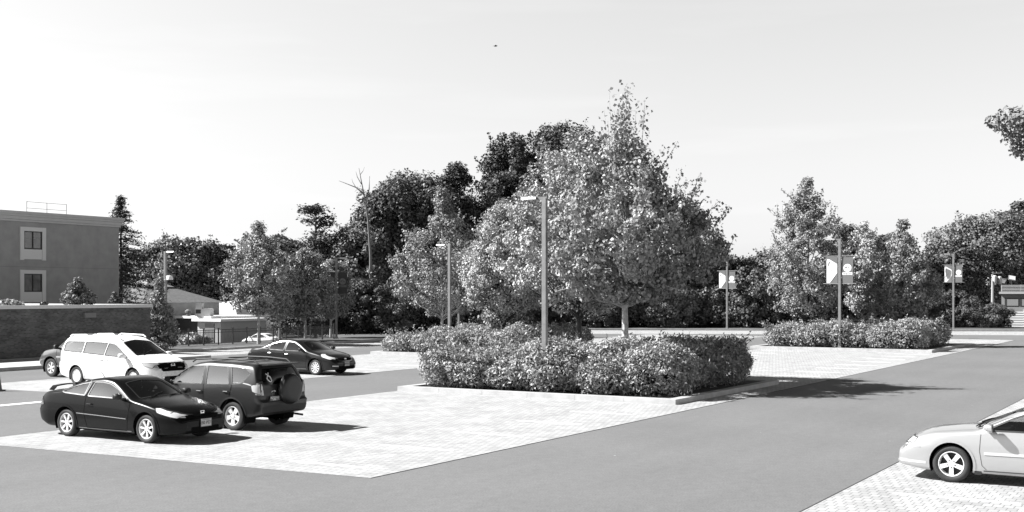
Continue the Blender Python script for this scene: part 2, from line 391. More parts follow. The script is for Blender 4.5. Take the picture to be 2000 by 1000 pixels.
def crown(rng, prof, h0, h1, rad, K, per, rc, lump=.22, inner=.3, flat=.75, up=.4):
    zs, rs = zip(*PROF[prof]); C = []; ph = rng.uniform(0, 6.28, 6)
    while len(C) < K:
        zf = rng.uniform(0, 1); rr = np.interp(zf, zs, rs)
        if rng.uniform() > .12 + .88 * rr: continue
        a = rng.uniform(0, 2 * math.pi); q = math.sqrt(rng.uniform(inner, 1))
        lf = 1 + lump * (math.sin(2 * a + ph[0] + 3 * zf) * .6 + math.sin(3 * a + ph[1] - 5 * zf) * .5 + math.sin(9 * zf + ph[2] + a) * .5)
        r = max(0, rad * rr * lf * q - rc * .5)
        C.append((r * math.cos(a), r * math.sin(a), h0 + rc * .5 + zf * (h1 - h0 - rc * .8)))
    C = np.array(C); cr = rc * rng.uniform(.6, 1.25, len(C))
    n = K * per; idx = np.repeat(np.arange(K), per)
    d = rng.normal(size=(n, 3)); d /= np.linalg.norm(d, axis=1, keepdims=True); d[:, 2] *= flat
    q = rng.uniform(.25, 1, (n, 1)) ** .5
    P = C[idx] + d * q * cr[idx][:, None]
    axis = C[idx].copy(); axis[:, 2] = (C[idx][:, 2] - (h0 + h1) / 2) * .5; axis /= (np.linalg.norm(axis, axis=1, keepdims=True) + .3)
    nrm = d * .6 + axis * .5 + rng.normal(size=(n, 3)) * .55; nrm[:, 2] += up
    return P, nrm, C

def limbs(mb, rng, C, h_base, r0, top, frac, lean=(0, 0), wob=.12, rmin=.012, fork=.35):
    # tapered trunk with limbs that reach towards a share of the clumps
    k = 9; tp = [(lean[0] * (i / k) + wob * r0 * 4 * math.sin(i * 1.3) * (i / k), lean[1] * i / k + wob * r0 * 4 * math.cos(i * 1.7) * (i / k), top * i / k) for i in range(k + 1)]
    tr = [max(rmin, r0 * (1.25 if i == 0 else (1 - .92 * (i / k) ** 1.1))) for i in range(k + 1)]
    mb.tube(tp, tr, 9)
    for c in C:
        if rng.uniform() > frac: continue
        c = np.array(c); rad = math.hypot(c[0], c[1]); zs = max(h_base * rng.uniform(1, 1.55), min(top * .93, c[2] - rad * (.55 + fork) - .1))
        i = zs / top * k; i0 = min(k - 1, int(i)); w = i - i0
        s = np.array(tp[i0]) * (1 - w) + np.array(tp[i0 + 1]) * w; rr = (tr[i0] * (1 - w) + tr[i0 + 1] * w) * .5
        mid = s * .5 + c * .5 + np.array([0, 0, -.08 * rad]) + rng.normal(size=3) * .04 * (rad + .3)
        mb.tube([s, s * .75 + mid * .25 + rng.normal(size=3) * .02, mid, c * .6 + mid * .4 + rng.normal(size=3) * .05, c], [min(rr, .05 + r0 * .25), rr * .6 + rmin, rr * .42 + rmin, rmin * 1.3, rmin * .8], 5, cap=False)

def twigs(rng, mb, P, n, C, k, rad, h, ls):
    # leafy twigs that break the outline
    Q, M_ = [], []
    sc = np.hypot(C[:, 0], C[:, 1]) / rad + C[:, 2] / h * .8; order = np.argsort(-sc)[:max(12, len(C) // 2)]
    for _ in range(k):
        c = C[rng.choice(order)]; o = np.array([c[0], c[1], 0]); o = o / (np.linalg.norm(o) + .2 * rad); d = o * .75 + rng.normal(size=3) * .25 + [0, 0, .75]; d /= np.linalg.norm(d)
        L = rng.uniform(.18, .40) * rad; mb.tube([c, c + d * L * .6, c + d * L + [0, 0, .05 * L]], [.014, .009, .004], 4, cap=False)
        for t in np.linspace(.35, 1, int(L * .6 / ls * 1.7) + 3):
            for _q in range(2): Q.append(c + d * L * t + rng.normal(size=3) * ls * .55); M_.append(rng.normal(size=3))
    return np.concatenate([P, np.array(Q)]), np.concatenate([n, np.array(M_)])

def tree(label, px, d, top_y, wpx, leafm, prof='round', name='tree', cat='tree', group=None, base=.25, K=140, per=60, rc=None, ls=.3, lw=None,
         trunk=.2, bark=None, seed=0, z0=0.0, frac=.3, lump=.22, inner=.3, loc=None, h=None, rad=None, droop=.2, up=.4, extra=None, flat=.75, shoot=0):
    rng = np.random.default_rng(seed + 1000)
    loc = loc or G(px, d, z0)
    h = h or (ZY(top_y, loc[1]) - loc[2]); rad = rad or wpx / 2 / F * loc[1]; rc = rc or rad * .26
    root = thing(name, label, cat, loc, 0, group)
    P, n, C = crown(rng, prof, h * base, h, rad, K, per, rc, lump, inner, flat, up)
    if extra is not None:
        P2, n2 = extra(rng, h, rad); P = np.concatenate([P, P2]); n = np.concatenate([n, n2])
    mb = MB(); limbs(mb, rng, C, h * base * .8, trunk, h * .93, frac)
    if shoot: P, n = twigs(rng, mb, P, n, C, shoot, rad, h, ls)
    mb.build('trunk', bark or M_BARKD, root, smooth=True)
    link('crown', leaf_mesh('crown', P, n, ls, lw or ls * .75, leafm, rng, droop), root)
    return root

# ------------------------------------------------------------------ brick podium, stucco building
def part_uv(root, name, mats, fn, smooth=False):
    m = MB(); fn(m); o = m.build(name, mats, root, smooth); return o
root = thing('brick_building', 'long low dark brick building with a pale roof coping at left', 'building')
part_uv(root, 'wall', M_BRICK, lambda m: m.uvbox(2, 30.2, 38.6, 57.4, -.02, 2.62))
part_uv(root, 'roof', M_WALK, lambda m: m.uvbox(2.05, 30.15, 38.85, 57.35, 2.62, 2.7))
part_uv(root, 'coping', mat('coping', .55, .6), lambda m: (m.uvbox(1.9, 30.3, 38.5, 38.84, 2.622, 2.80), m.uvbox(30.0, 30.3, 38.84, 57.4, 2.622, 2.80)))
part_uv(root, 'vent', mat('vent_metal', .2, .5), lambda m: (m.uvbox(25.6, 26.35, 38.5, 38.62, 2.12, 2.36), [m.uvbox(25.62, 26.33, 38.47, 38.5, 2.15 + .05 * i, 2.17 + .05 * i) for i in range(4)]))
M_STUC = mat('stucco', .32, .9, var=.10, vscale=1.6, bump=.25, bscale=60)
M_TRIM = mat('pale_stucco_trim', .50, .85, var=.05, vscale=2)
VB = 57.8
root = thing('stucco_building', 'grey stucco building with a pale stepped cornice and two framed windows', 'building')
part_uv(root, 'wall', M_STUC, lambda m: m.uvbox(10, 44.75, VB, VB + 16, -.02, 8.35))
def corn(m):
    for k, (p, z0, z1) in enumerate(((.10, 8.352, 8.50), (.18, 8.502, 8.72), (.26, 8.722, 8.86), (.32, 8.862, 9.05))):
        m.uvbox(10 - p, 44.75 + p, VB - p, VB + 16 + p, z0, z1)
part_uv(root, 'cornice', M_TRIM, corn)
M_WFRAME = mat('window_frame', .02, .5); M_WGL = mat('window_pane', .10, .08, var=.5, vscale=1.2, spec=.8)
for zb_, zt_, wz0, wz1 in ((5.78, 8.0, 6.47, 7.72), (2.82, 5.04, 3.52, 4.78)):
    for u0 in (36.15, 28.0, 20.0):
        s = part_uv(root, 'window_surround', mat('window_surround', .68, .8), lambda m: (m.uvbox(u0, u0 + .30, VB - .10, VB + .02, zb_ - .06, zt_), m.uvbox(u0 + 1.78, u0 + 2.08, VB - .10, VB + .02, zb_ - .06, zt_),
              m.uvbox(u0 + .302, u0 + 1.778, VB - .098, VB + .02, wz1, zt_), m.uvbox(u0 + .302, u0 + 1.778, VB - .06, VB + .02, zb_, wz0)))
        w = part_uv(root, 'window', M_WFRAME, lambda m: (m.uvbox(u0 + .31, u0 + .38, VB - .06, VB + .02, wz0, wz1), m.uvbox(u0 + 1.70, u0 + 1.77, VB - .06, VB + .02, wz0, wz1),
              m.uvbox(u0 + 1.0, u0 + 1.07, VB - .065, VB + .02, wz0, wz1), m.uvbox(u0 + .38, u0 + 1.70, VB - .06, VB + .02, wz0 + .002, wz0 + .09), m.uvbox(u0 + .38, u0 + 1.70, VB - .06, VB + .02, wz1 - .06, wz1 - .002)))
        part_uv(w, 'pane', M_WGL, lambda m: m.uvbox(u0 + .38, u0 + 1.70, VB - .02, VB + .01, wz0 + .09, wz1 - .06))
        if zt_ > 7: part_uv(w, 'glazing_bar', M_GALV, lambda m: m.uvbox(u0 + .38, u0 + 1.70, VB - .035, VB - .022, wz0 + .74, wz0 + .79))
part_uv(root, 'joint', mat('stucco_joint', .2, .9), lambda m: m.uvbox(10, 44.7, VB - .006, VB, 5.24, 5.26))
root = thing('roof_railing', 'thin metal guard rail on the flat roof of the stucco building', 'railing')
def rail(m):
    for u in (38.4, 40.1, 41.8):
        m.tube([UV(u, 60, 9.05), UV(u, 60, 9.98)], .018, 5)
    for z in (9.5, 9.95): m.tube([UV(38.4, 60, z), UV(41.8, 60, z)], .014, 5)
part_uv(root, 'rail', M_DKMET, rail)
part_uv(root, 'hatch', M_GALV, lambda m: m.uvbox(39.4, 40.8, 59.6, 60.6, 9.052, 9.16))

# ------------------------------------------------------------------ low buildings beyond the fence (lower ground)
ZL = -2.35
root = thing('hip_roof_house', 'house with broad shingled hip roof and a small metal cap roof', 'house')
hc = uv_of(*G(289, 150)[:2]); hu, hv = hc; HS = 6.6
def pyr(m, u, v, s0, z0, s1, z1):
    vs = [UV(u + a * s0, v + b * s0, z0) for a, b in ((-1, -1), (1, -1), (1, 1), (-1, 1))] + [UV(u + a * s1, v + b * s1, z1) for a, b in ((-1, -1), (1, -1), (1, 1), (-1, 1))]
    m.add(vs, [(3, 2, 1, 0), (4, 5, 6, 7)] + [(i, (i + 1) % 4, 4 + (i + 1) % 4, 4 + i) for i in range(4)])
part_uv(root, 'wall', M_STUC, lambda m: m.uvbox(hu - HS + .5, hu + HS - .5, hv - HS + .5, hv + HS - .5, ZL, 2.35))
part_uv(root, 'roof', mat('shingles', .13, .95, var=.2, vscale=3), lambda m: pyr(m, hu, hv, HS, 2.36, 1.9, 4.28))
def cap(m):
    pyr(m, hu, hv, 2.25, 4.29, .1, 5.35)
part_uv(root, 'cap_roof', mat('seamed_metal', .26, .5), cap)
root = thing('flat_roof_building', 'low pale building with white flat roofs beyond the iron fence', 'building')
DB = 140; cx, cy, _ = G(431, DB); cu, cv = uv_of(cx, cy)
vl = at_u(386, cu); ur = at_v(520, cv)
zz = lambda y: ZY(y, DB)
part_uv(root, 'wall', mat('pale_render', .42, .8), lambda m: m.uvbox(cu, ur, cv, vl, ZL, zz(628)))
part_uv(root, 'door', mat('grey_door', .16, .5), lambda m: (m.uvbox(cu - .08, cu - .004, at_u(419, cu), at_u(401, cu), ZL, zz(632))))
part_uv(root, 'roof', M_WHITE, lambda m: (m.uvbox(cu - .5, ur + .4, cv - .5, vl + .5, zz(628) + .002, zz(623))))
v2 = at_u(352, cu + 2)
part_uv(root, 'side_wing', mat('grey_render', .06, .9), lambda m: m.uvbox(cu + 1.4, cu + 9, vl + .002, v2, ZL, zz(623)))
part_uv(root, 'fascia', M_WHITE, lambda m: m.uvbox(cu + .6, cu + 9.4, vl - 1.5, v2 + .3, zz(623) + .003, zz(618)))
uw = cu + 16
part_uv(root, 'upper_roof', M_WHITE, lambda m: m.add([UV(uw - 5, at_u(404, uw), zz(607)), UV(uw - 5, at_u(515, uw) , zz(607)), UV(uw + 6, at_u(515, uw), zz(588)), UV(uw + 6, at_u(404, uw), zz(588)),
      UV(uw - 5, at_u(404, uw), ZL), UV(uw - 5, at_u(515, uw), ZL), UV(uw + 6, at_u(515, uw), ZL), UV(uw + 6, at_u(404, uw), ZL)], [(0, 1, 2, 3), (0, 4, 5, 1), (1, 5, 6, 2), (2, 6, 7, 3), (3, 7, 4, 0)]))
part_uv(root, 'roof_vent', M_GALV, lambda m: (m.lathe([(.25, 0), (.25, .3), (.42, .4), (.42, .62), (.15, .8), (.01, .82)], 12, M=T3(*G(368, DB + 2, zz(618) + .01)))))
def hvac(m):
    x, y, _ = G(399, DB + 3); m.box(x - .9, x + .9, y - .8, y + .8, zz(618) + .01, zz(603)); m.box(x - .85, x - .1, y - .7, y + .2, zz(603) + .002, zz(593)); m.box(x - .8, x - .2, y - .83, y - .802, zz(613), zz(605), 1)
part_uv(root, 'rooftop_unit', [mat('unit_metal', .5, .5), M_DKMET], hvac)

# ------------------------------------------------------------------ iron fence
root = thing('iron_fence', 'low black iron railing fence along the grass verge by the brick building', 'fence')
FV = 43.3; fu0, fu1 = at_v(338, FV), at_v(652, FV); npan = 12; L = (fu1 - fu0) / npan
for i in range(npan + 1):
    part_uv(root, 'post', M_DKMET, lambda m: (m.uvbox(fu0 + i * L - .04, fu0 + i * L + .04, FV - .04, FV + .04, .05, 1.12), m.uvbox(fu0 + i * L - .055, fu0 + i * L + .055, FV - .055, FV + .055, 1.12, 1.16)))
for i in range(npan):
    def pan(m):
        a, b = fu0 + i * L + .04, fu0 + (i + 1) * L - .04
        for z in (.16, .86, 1.02): m.uvbox(a, b, FV - .018, FV + .018, z, z + .035)
        n = int((b - a) / .12)
        for j in range(1, n): m.uvbox(a + (b - a) * j / n - .009, a + (b - a) * j / n + .009, FV - .009, FV + .009, .10, 1.02)
    part_uv(root, 'railing_panel', M_DKMET, pan)

# ------------------------------------------------------------------ building, slatted fence and utility pole at the right
root_hut = root = thing('grandstand_hut', 'grey hut with railed flat roof and wide framed openings at far right', 'building')
GD = 134; gz = lambda y: ZY(y, GD); gx0 = G(1956, GD)[0]
M_HUT = mat('hut_cladding', .19, .8, var=.1, vscale=1)
part_uv(root, 'wall', M_HUT, lambda m: m.box(gx0, gx0 + 14, GD, GD + 6, 0, gz(574)))
part_uv(root, 'roof', mat('hut_roof', .3, .7), lambda m: m.box(gx0 - .2, gx0 + 14.2, GD - .35, GD + 6.2, gz(574) + .002, gz(570)))
for i in range(4):
    x0 = gx0 + .35 + i * 1.55
    w = part_uv(root, 'window', M_DKMET, lambda m: (m.box(x0, x0 + 1.45, GD - .05, GD - .003, gz(598), gz(582))))
    part_uv(w, 'pane', mat('hut_pane', .2, .2), lambda m: m.box(x0 + .25, x0 + 1.4, GD - .07, GD - .052, gz(597), gz(584.5)))
def hr(m):
    for k in range(5): m.box(gx0, gx0 + 14, GD - .3, GD - .24, gz(569 - 2.8 * k), gz(569 - 2.8 * k) + .055)
    for k in range(8): m.box(gx0 + 2 * k, gx0 + 2 * k + .07, GD - .24, GD - .18, gz(570), gz(556.5))
part_uv(root, 'railing', mat('pale_rail', .42, .5), hr)
FLG = 'floodlights on the hut roof at the right'
for px, y, lab in ((1957, 548, 'left floodlight on the hut roof, tilted downward'), (1976, 543, 'right floodlight on the hut roof, white square facing up')):
    x, yy, _ = G(px, GD + .5); z = gz(y)
    r2 = thing('floodlight', lab, 'floodlight', (x, yy, gz(570)), 0, FLG)
    m = MB(); m.tube([(0, 0, 0), (0, 0, z - gz(570))], .05, 6); m.build('stem', M_DKMET, r2)
    m = MB(); M_ = T3(0, -.1, z - gz(570)) @ Matrix.Rotation(R(-25 if px > 1970 else 35), 4, 'X') @ Matrix.Rotation(R(12), 4, 'Y')
    m.box(-.38, .38, -.08, .08, -.28, .28, 0, M_); m.box(-.33, .33, -.1, -.082, -.23, .23, 1, M_); m.build('lamp_head', [M_GALV, M_WHITE], r2)
def repivot(root, P, rz):                       # turn a thing built square to the view about a ground point
    for o in root.children_recursive:
        if o.type == 'MESH': o.data.transform(T3(-P[0], -P[1], 0))
    root.location = (P[0], P[1], 0); root.rotation_euler = (0, 0, rz)
hut_P = G(1957, GD); repivot(root_hut, hut_P, ANG - R(90))
root = thing('slatted_fence', 'pale horizontal slat fence below the hut at the far right', 'fence')
SD = 121
part_uv(root, 'slats', mat('pale_slats', .62, .6), lambda m: [m.box(G(1850, SD)[0], G(2120, SD)[0], SD - .02, SD + .02, .12 + .235 * k, .12 + .235 * k + .10) for k in range(7)])
for k, px in enumerate((1851, 1873, 1895, 1917, 1939, 1961, 1996)):
    x = G(px, SD)[0]; part_uv(root, 'post', mat('fence_post', .4, .7), lambda m: m.box(x - .05, x + .05, SD + .021, SD + .12, 0, 1.85))
repivot(root, G(1960, SD), ANG - R(90))
root = thing('utility_pole', 'pale utility pole with crossarm and grey transformers beside the hut', 'utility pole', G(1938, 128))
UD = 128; uz = lambda y: ZY(y, UD)
m = MB(); m.tube([(0, 0, 0), (.05, 0, uz(531))], [.17, .13], 8); m.build('pole', mat('weathered_wood', .38, .8), root, True)
m = MB(); m.box(-1.0, 1.0, -.2, -.1, uz(534.5), uz(532.5)); [m.tube([(x, -.15, uz(532.5)), (x, -.15, uz(531))], .04, 5) for x in (-.9, -.35, .4, .9)]; m.build('crossarm', mat('weathered_wood', .38), root)
for x, y0 in ((-.62, 552), (.1, 548), (.62, 550)):
    m = MB(); m.lathe([(.02, 0), (.2, .02), (.22, .1), (.22, .75), (.14, .84), (.02, .86)], 10, M=T3(x, -.42, uz(y0) - .3)); m.build('transformer', mat('transformer_grey', .5, .5), root, True)
root = thing('thin_post', 'thin dark post rising above the trees behind the right island', 'post', G(1649, 132))
m = MB(); m.tube([(0, 0, 0), (0, 0, ZY(437, 132))], .14, 6); m.build('pole', M_DKMET, root)

# ------------------------------------------------------------------ text
def text_mesh(s, size):
    cu_ = bpy.data.curves.new('lettering', 'FONT'); cu_.body = s; cu_.size = size; cu_.align_x = 'CENTER'; cu_.align_y = 'CENTER'; cu_.extrude = .002
    o = bpy.data.objects.new('lettering', cu_); COL.objects.link(o)
    me = bpy.data.meshes.new_from_object(o.evaluated_get(bpy.context.evaluated_depsgraph_get())); bpy.data.objects.remove(o); return me

# ------------------------------------------------------------------ lamp posts
def lamp_post(label, loc, h, side=-1, w=.075, arm=.56, camera_dome=False, box=False, banners=0, base=True, group='lamp posts of the parking lot', rz=ANG - R(90), bm_shaded=False):
    root = thing('lamp_post', label, 'lamp post', loc, rz, group)
    m = MB(); m.box(-w, w, -w, w, .04, h - .02); m.build('pole', M_GALV, root)
    m = MB(); m.box(-w - .07, w + .07, -w - .07, w + .07, 0, .045); m.box(-w - .03, w + .03, -w - .03, w + .03, .045, .15)
    if base: m.lathe([(.30, -.1), (.30, .0)], 16)
    m.build('base_plate', M_GALV, root)
    m = MB(); s = side
    x0, x1 = sorted((s * -.10, s * .26)); m.box(x0, x1, -.05, .05, h - .07, h + .03)
    m.build('arm', M_GALV, root)
    m = MB(); x0, x1 = sorted((s * .262, s * (.26 + arm)))
    m.add([(x0, -.17, h - .045), (x1, -.17, h - .045), (x1, .17, h - .045), (x0, .17, h - .045), (x0, -.13, h + .045), (x1, -.13, h + .03), (x1, .13, h + .03), (x0, .13, h + .045)],
          [(3, 2, 1, 0), (4, 5, 6, 7), (0, 1, 5, 4), (1, 2, 6, 5), (2, 3, 7, 6), (3, 0, 4, 7)])
    lh = m.build('lamp_head', M_GALV, root)
    m = MB(); x0, x1 = sorted((s * .32, s * (.2 + arm))); m.box(x0, x1, -.12, .12, h - .055, h - .046); m.build('lens', mat('lamp_lens', .5, .2), lh)
    if camera_dome:
        m = MB(); m.box(.08, .42, -.05, .05, 4.30, 4.40); m.lathe([(.01, .12), (.15, .10), (.19, 0), (.19, -.14)], 14, M=T3(.38, 0, 4.28)); m.lathe([(.18, -.14), (.14, -.25), (.01, -.32)], 14, 1, M=T3(.38, 0, 4.28))
        m.build('security_camera', [M_WHITE, M_BLACK], root, True)
    if box:
        m = MB(); m.box(.09, .46, -.14, .14, .9, 1.55); m.box(.12, .43, -.155, -.142, .94, 1.51); m.build('control_box', mat('control_box', .26, .5), root)
    if banners:
        zt, zb = h - 1.05, h - 2.65
        cl = mat('banner_cloth_shaded', .045, .8) if bm_shaded else mat('banner_cloth', .13, .8)  # backlit banners: shade put into darker cloth and print colours
        wh = mat('banner_print_shaded', .16, .8) if bm_shaded else mat('banner_print', .72, .8)
        for z in (zt + .03, zb - .03): m = MB(); m.tube([(-1.0, 0, z), (1.0, 0, z)], .022, 6); m.build('banner_arm', M_GALV, root)
        def sheet(x0, x1, name, prints):
            mm = MB(); nx, nz = 6, 14; V = []
            for k in range(nz + 1):
                for i in range(nx + 1):
                    x = x0 + (x1 - x0) * i / nx; z = zt + (zb - zt) * k / nz
                    V.append((x, .018 * math.sin(3.0 * x + 2.3 * z), z))
            mm.add(V, [(k * (nx + 1) + i, k * (nx + 1) + i + 1, (k + 1) * (nx + 1) + i + 1, (k + 1) * (nx + 1) + i) for k in range(nz) for i in range(nx)])
            b = mm.build(name, cl, root, True)
            pm = MB()
            for poly, mi, off in prints:
                pm.add([(x, .018 * math.sin(3.0 * x + 2.3 * z) - off, z) for x, z in poly], [tuple(range(len(poly)))], mi)
            pm.build('print', [wh, cl], b)
            return b
        H_ = zt - zb
        lx0, lx1 = -.80, -.13
        fig = [(lx0 + .01, zb + .01), (lx0 + .20, zb + .01), (lx1 - .02, zb + .38 * H_), (lx1 - .02, zt - .28 * H_), (lx0 + .18, zt - .10 * H_), (lx0 + .06, zt - .09 * H_), (lx0 + .01, zt - .16 * H_)]
        sh1 = [(lx0 + .14, zt - .20 * H_), (lx0 + .22, zt - .17 * H_), (lx0 + .15, zt - .36 * H_), (lx0 + .22, zt - .55 * H_), (lx0 + .40, zt - .47 * H_), (lx0 + .10, zt - .68 * H_), (lx0 + .13, zt - .52 * H_), (lx0 + .07, zt - .36 * H_)]
        sheet(lx0, lx1, 'banner', [(fig, 0, .006), (sh1, 1, .012)])
        rx0, rx1 = .13, .80; cxr = (rx0 + rx1) / 2 + .0; zc = zt - .43 * H_
        disc = [(cxr + .24 * math.cos(t * math.pi / 10), zc + .24 * math.sin(t * math.pi / 10)) for t in range(20)]
        bar = [(rx0 + .02, zt - .60 * H_), (rx1 - .04, zt - .60 * H_), (rx1 - .04, zt - .69 * H_), (rx0 + .02, zt - .69 * H_)]
        sw1 = [(cxr - .16, zc + .02), (cxr - .02, zc + .10), (cxr + .0, zc + .05), (cxr - .12, zc - .03)]
        sw2 = [(cxr + .02, zc + .07), (cxr + .14, zc + .0), (cxr + .15, zc - .05), (cxr + .03, zc + .02)]
        gaps = [[(rx0 + x, zt - .625 * H_), (rx0 + x + .025, zt - .625 * H_), (rx0 + x + .025, zt - .665 * H_), (rx0 + x, zt - .665 * H_)] for x in (.09, .15, .22, .27, .34, .41, .47, .53)]
        sheet(rx0, rx1, 'banner', [(disc, 0, .006), (bar, 0, .006), (sw1, 1, .012), (sw2, 1, .012)] + [(g, 1, .012) for g in gaps])
    return root
pa = UV(17.35, 6.05); ca = pa
lamp_post('tall grey lamp post at the front of the nearest hedge island', (pa[0], pa[1], .11), ZY(386, pa[1]) - .11, -1, base=True, w=.075)
pb = G(1640, 72.5, .11); lamp_post('lamp post with twin banners in the right hedge island', pb, ZY(467, 72.5) - .11, -1, banners=1, w=.075)
lamp_post('rightmost lamp post with twin banners on the back kerb', G(1862, 113.5, .1), ZY(496, 113.5) - .1, -1, banners=1, w=.08)
lamp_post('smallest lamp post with twin banners, right of the big maple', G(1420, 114.0, .1), ZY(508, 114) - .1, -1, banners=1, w=.075)
lamp_post('lamp post with camera dome and control box by the brick wall', G(323, 72.5, .08), ZY(492, 72.5) - .08, 1, camera_dome=True, box=True)
lamp_post('lamp post with backlit banners before the shaded trees at left', G(657, 89.5, .07), ZY(504, 89.5) - .07, 1, banners=1, bm_shaded=True, rz=0)
lamp_post('lamp post standing in the hedge of the middle island', G(878, 69, .11), ZY(478, 69) - .11, -1, w=.075)
lamp_post('lamp post half hidden behind trees left of the dense tree', G(896, 100, 0), ZY(505, 100), -1, w=.075)
lamp_post('lamp post whose head shows above trees right of the banners', G(1703, 92, 0), ZY(469, 92), -1, w=.075)

# ------------------------------------------------------------------ hedges of the islands
def hedge(label, u0, u1, v0, v1, h, n, seed, ls, z0=.11, shoots=40):
    rng = np.random.default_rng(seed); root = thing('hedge', label, 'hedge', UV((u0 + u1) / 2, (v0 + v1) / 2, z0), ANG, 'leafy hedges filling the kerbed islands')
    a, b = (u1 - u0) / 2, (v1 - v0) / 2
    def hh(x, y): return h * (1 - .14 * y / b + .08 * np.sin(3.3 * x + 1.7 * y + 2 * seed) * np.sin(2.9 * y - 1.1 * x) + .11 * np.sin(1.9 * x + 1) * np.sin(1.6 * y + 2) + .05 * np.sin(4.1 * x + y * 2.2 + seed) + .03 * np.sin(7 * y - 3 * x))
    # the hedge is made of bushes grown into each other
    sp = 1.32; nx, ny = max(1, round((2 * a - 1.9) / sp)), max(1, round((2 * b - 1.9) / sp)); Cc = []
    for i in range(nx + 1):
        for j in range(ny + 1):
            cx_ = -a + .98 + (2 * a - 1.96) * i / nx + rng.normal() * .15; cy_ = -b + .98 + (2 * b - 1.96) * j / ny + rng.normal() * .15
            Cc.append((cx_, cy_, rng.uniform(1.0, 1.28), float(hh(cx_, cy_)) * rng.uniform(.90, 1.08)))
    Cc = np.array(Cc); m_ = int(n * 2.6); k = rng.integers(0, len(Cc), m_); c_ = Cc[k]
    d = rng.normal(size=(m_, 3)); d[:, 2] = np.abs(d[:, 2]) * np.where(rng.uniform(size=m_) < .3, -.8, 1); d /= np.linalg.norm(d, axis=1, keepdims=True)
    dep = np.minimum(rng.exponential(.10, m_), .45)
    lump = 1 + .09 * np.sin(5 * d[:, 0] + k) * np.sin(6 * d[:, 1] + 2 * k) + .05 * np.sin(11 * d[:, 2] + 7 * d[:, 0] + k)
    P = np.stack([c_[:, 0] + d[:, 0] * c_[:, 2] * lump * (1 - dep), c_[:, 1] + d[:, 1] * c_[:, 2] * lump * (1 - dep), c_[:, 3] * (.44 + .56 * d[:, 2] * lump * (1 - dep))], 1)
    ok = P[:, 2] > .05
    for q, (bx, by, br, bh) in enumerate(Cc):
        e = ((P[:, 0] - bx) / br) ** 2 + ((P[:, 1] - by) / br) ** 2 + ((P[:, 2] - .44 * bh) / (.56 * bh)) ** 2
        ok &= (e > .60) | (k == q)
    P, nr = P[ok], d[ok]
    P = P + rng.normal(size=P.shape) * .045
    hole = .5 * np.sin(11 * P[:, 0] + 9 * P[:, 1] + 8 * P[:, 2]) + .5 * np.sin(6 * P[:, 0] - 8 * P[:, 1] + 7 * P[:, 2])
    keep = rng.uniform(size=len(P)) > np.clip(hole * .9, 0, .6); P = P[keep]; nr = nr[keep]; n = len(P)
    nr = nr * .6 + rng.normal(size=(n, 3)) * .6; nr[:, 2] += .35
    # shoots that stick out
    S = []; SN = []
    st = MB()
    for _ in range(shoots):
        if rng.uniform() < .55: bx, by, dr = rng.uniform(-a, a), rng.uniform(-b, b), np.array([rng.normal() * .4, rng.normal() * .4, 1.])
        else:
            w_ = rng.uniform(); sgx = rng.choice([-1, 1])
            bx, by = (sgx * a * .95, rng.uniform(-b, b)) if w_ < .5 else (rng.uniform(-a, a), sgx * b * .95)
            dr = np.array([bx / a * (w_ < .5), by / b * (w_ >= .5), .9])
        b0 = np.array([bx, by, float(hh(bx, by)) * .8]); dr = dr / np.linalg.norm(dr); Ls = rng.uniform(.3, .72)
        st.tube([b0 - dr * .3, b0 + dr * Ls], .006, 4)
        for t in np.linspace(.2, 1, 9): S.append(b0 + dr * Ls * t + rng.normal(size=3) * .06); SN.append(rng.normal(size=3) + [0, 0, .6])
    if S: P = np.concatenate([P, np.array(S)]); nr = np.concatenate([nr, np.array(SN)])
    for _ in range(120):
        bx, by = rng.uniform(-a + .2, a - .2), rng.uniform(-b + .2, b - .2); t = rng.normal(size=2) * .25
        st.tube([(bx, by, 0), (bx + t[0] * .4, by + t[1] * .4, h * .45), (bx + t[0], by + t[1], h * .9)], [.014, .01, .006], 4)
    st.build('branches', M_BARKD, root)['kind'] = 'stuff'
    link('leaves', leaf_mesh('leaves', P, nr, ls, ls * .42, LF['hedge'], rng, droop=-.4), root)
    # the shaded heart of the bushes: large leaves, shade put into their black colour
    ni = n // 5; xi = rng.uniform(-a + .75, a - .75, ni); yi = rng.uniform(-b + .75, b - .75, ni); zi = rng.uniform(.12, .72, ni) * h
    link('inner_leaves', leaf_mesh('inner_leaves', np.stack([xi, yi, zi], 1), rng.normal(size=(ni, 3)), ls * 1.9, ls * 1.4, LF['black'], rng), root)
    return root
hedge('broad leafy hedge on the nearest island beneath the big maple', 17.05, 25.35, 1.8, 11.0, 1.40, 150000, 3, .125, shoots=330)
hedge('leafy hedge on the middle island around the dense rounded tree', 37.0, 45.6, 18.8, 27.4, 1.28, 75000, 5, .14, shoots=150)
hedge('leafy hedge on the right island under the pointed maple', 54.7, 63.6, 1.9, 11.45, 1.5, 75000, 8, .145, shoots=150)
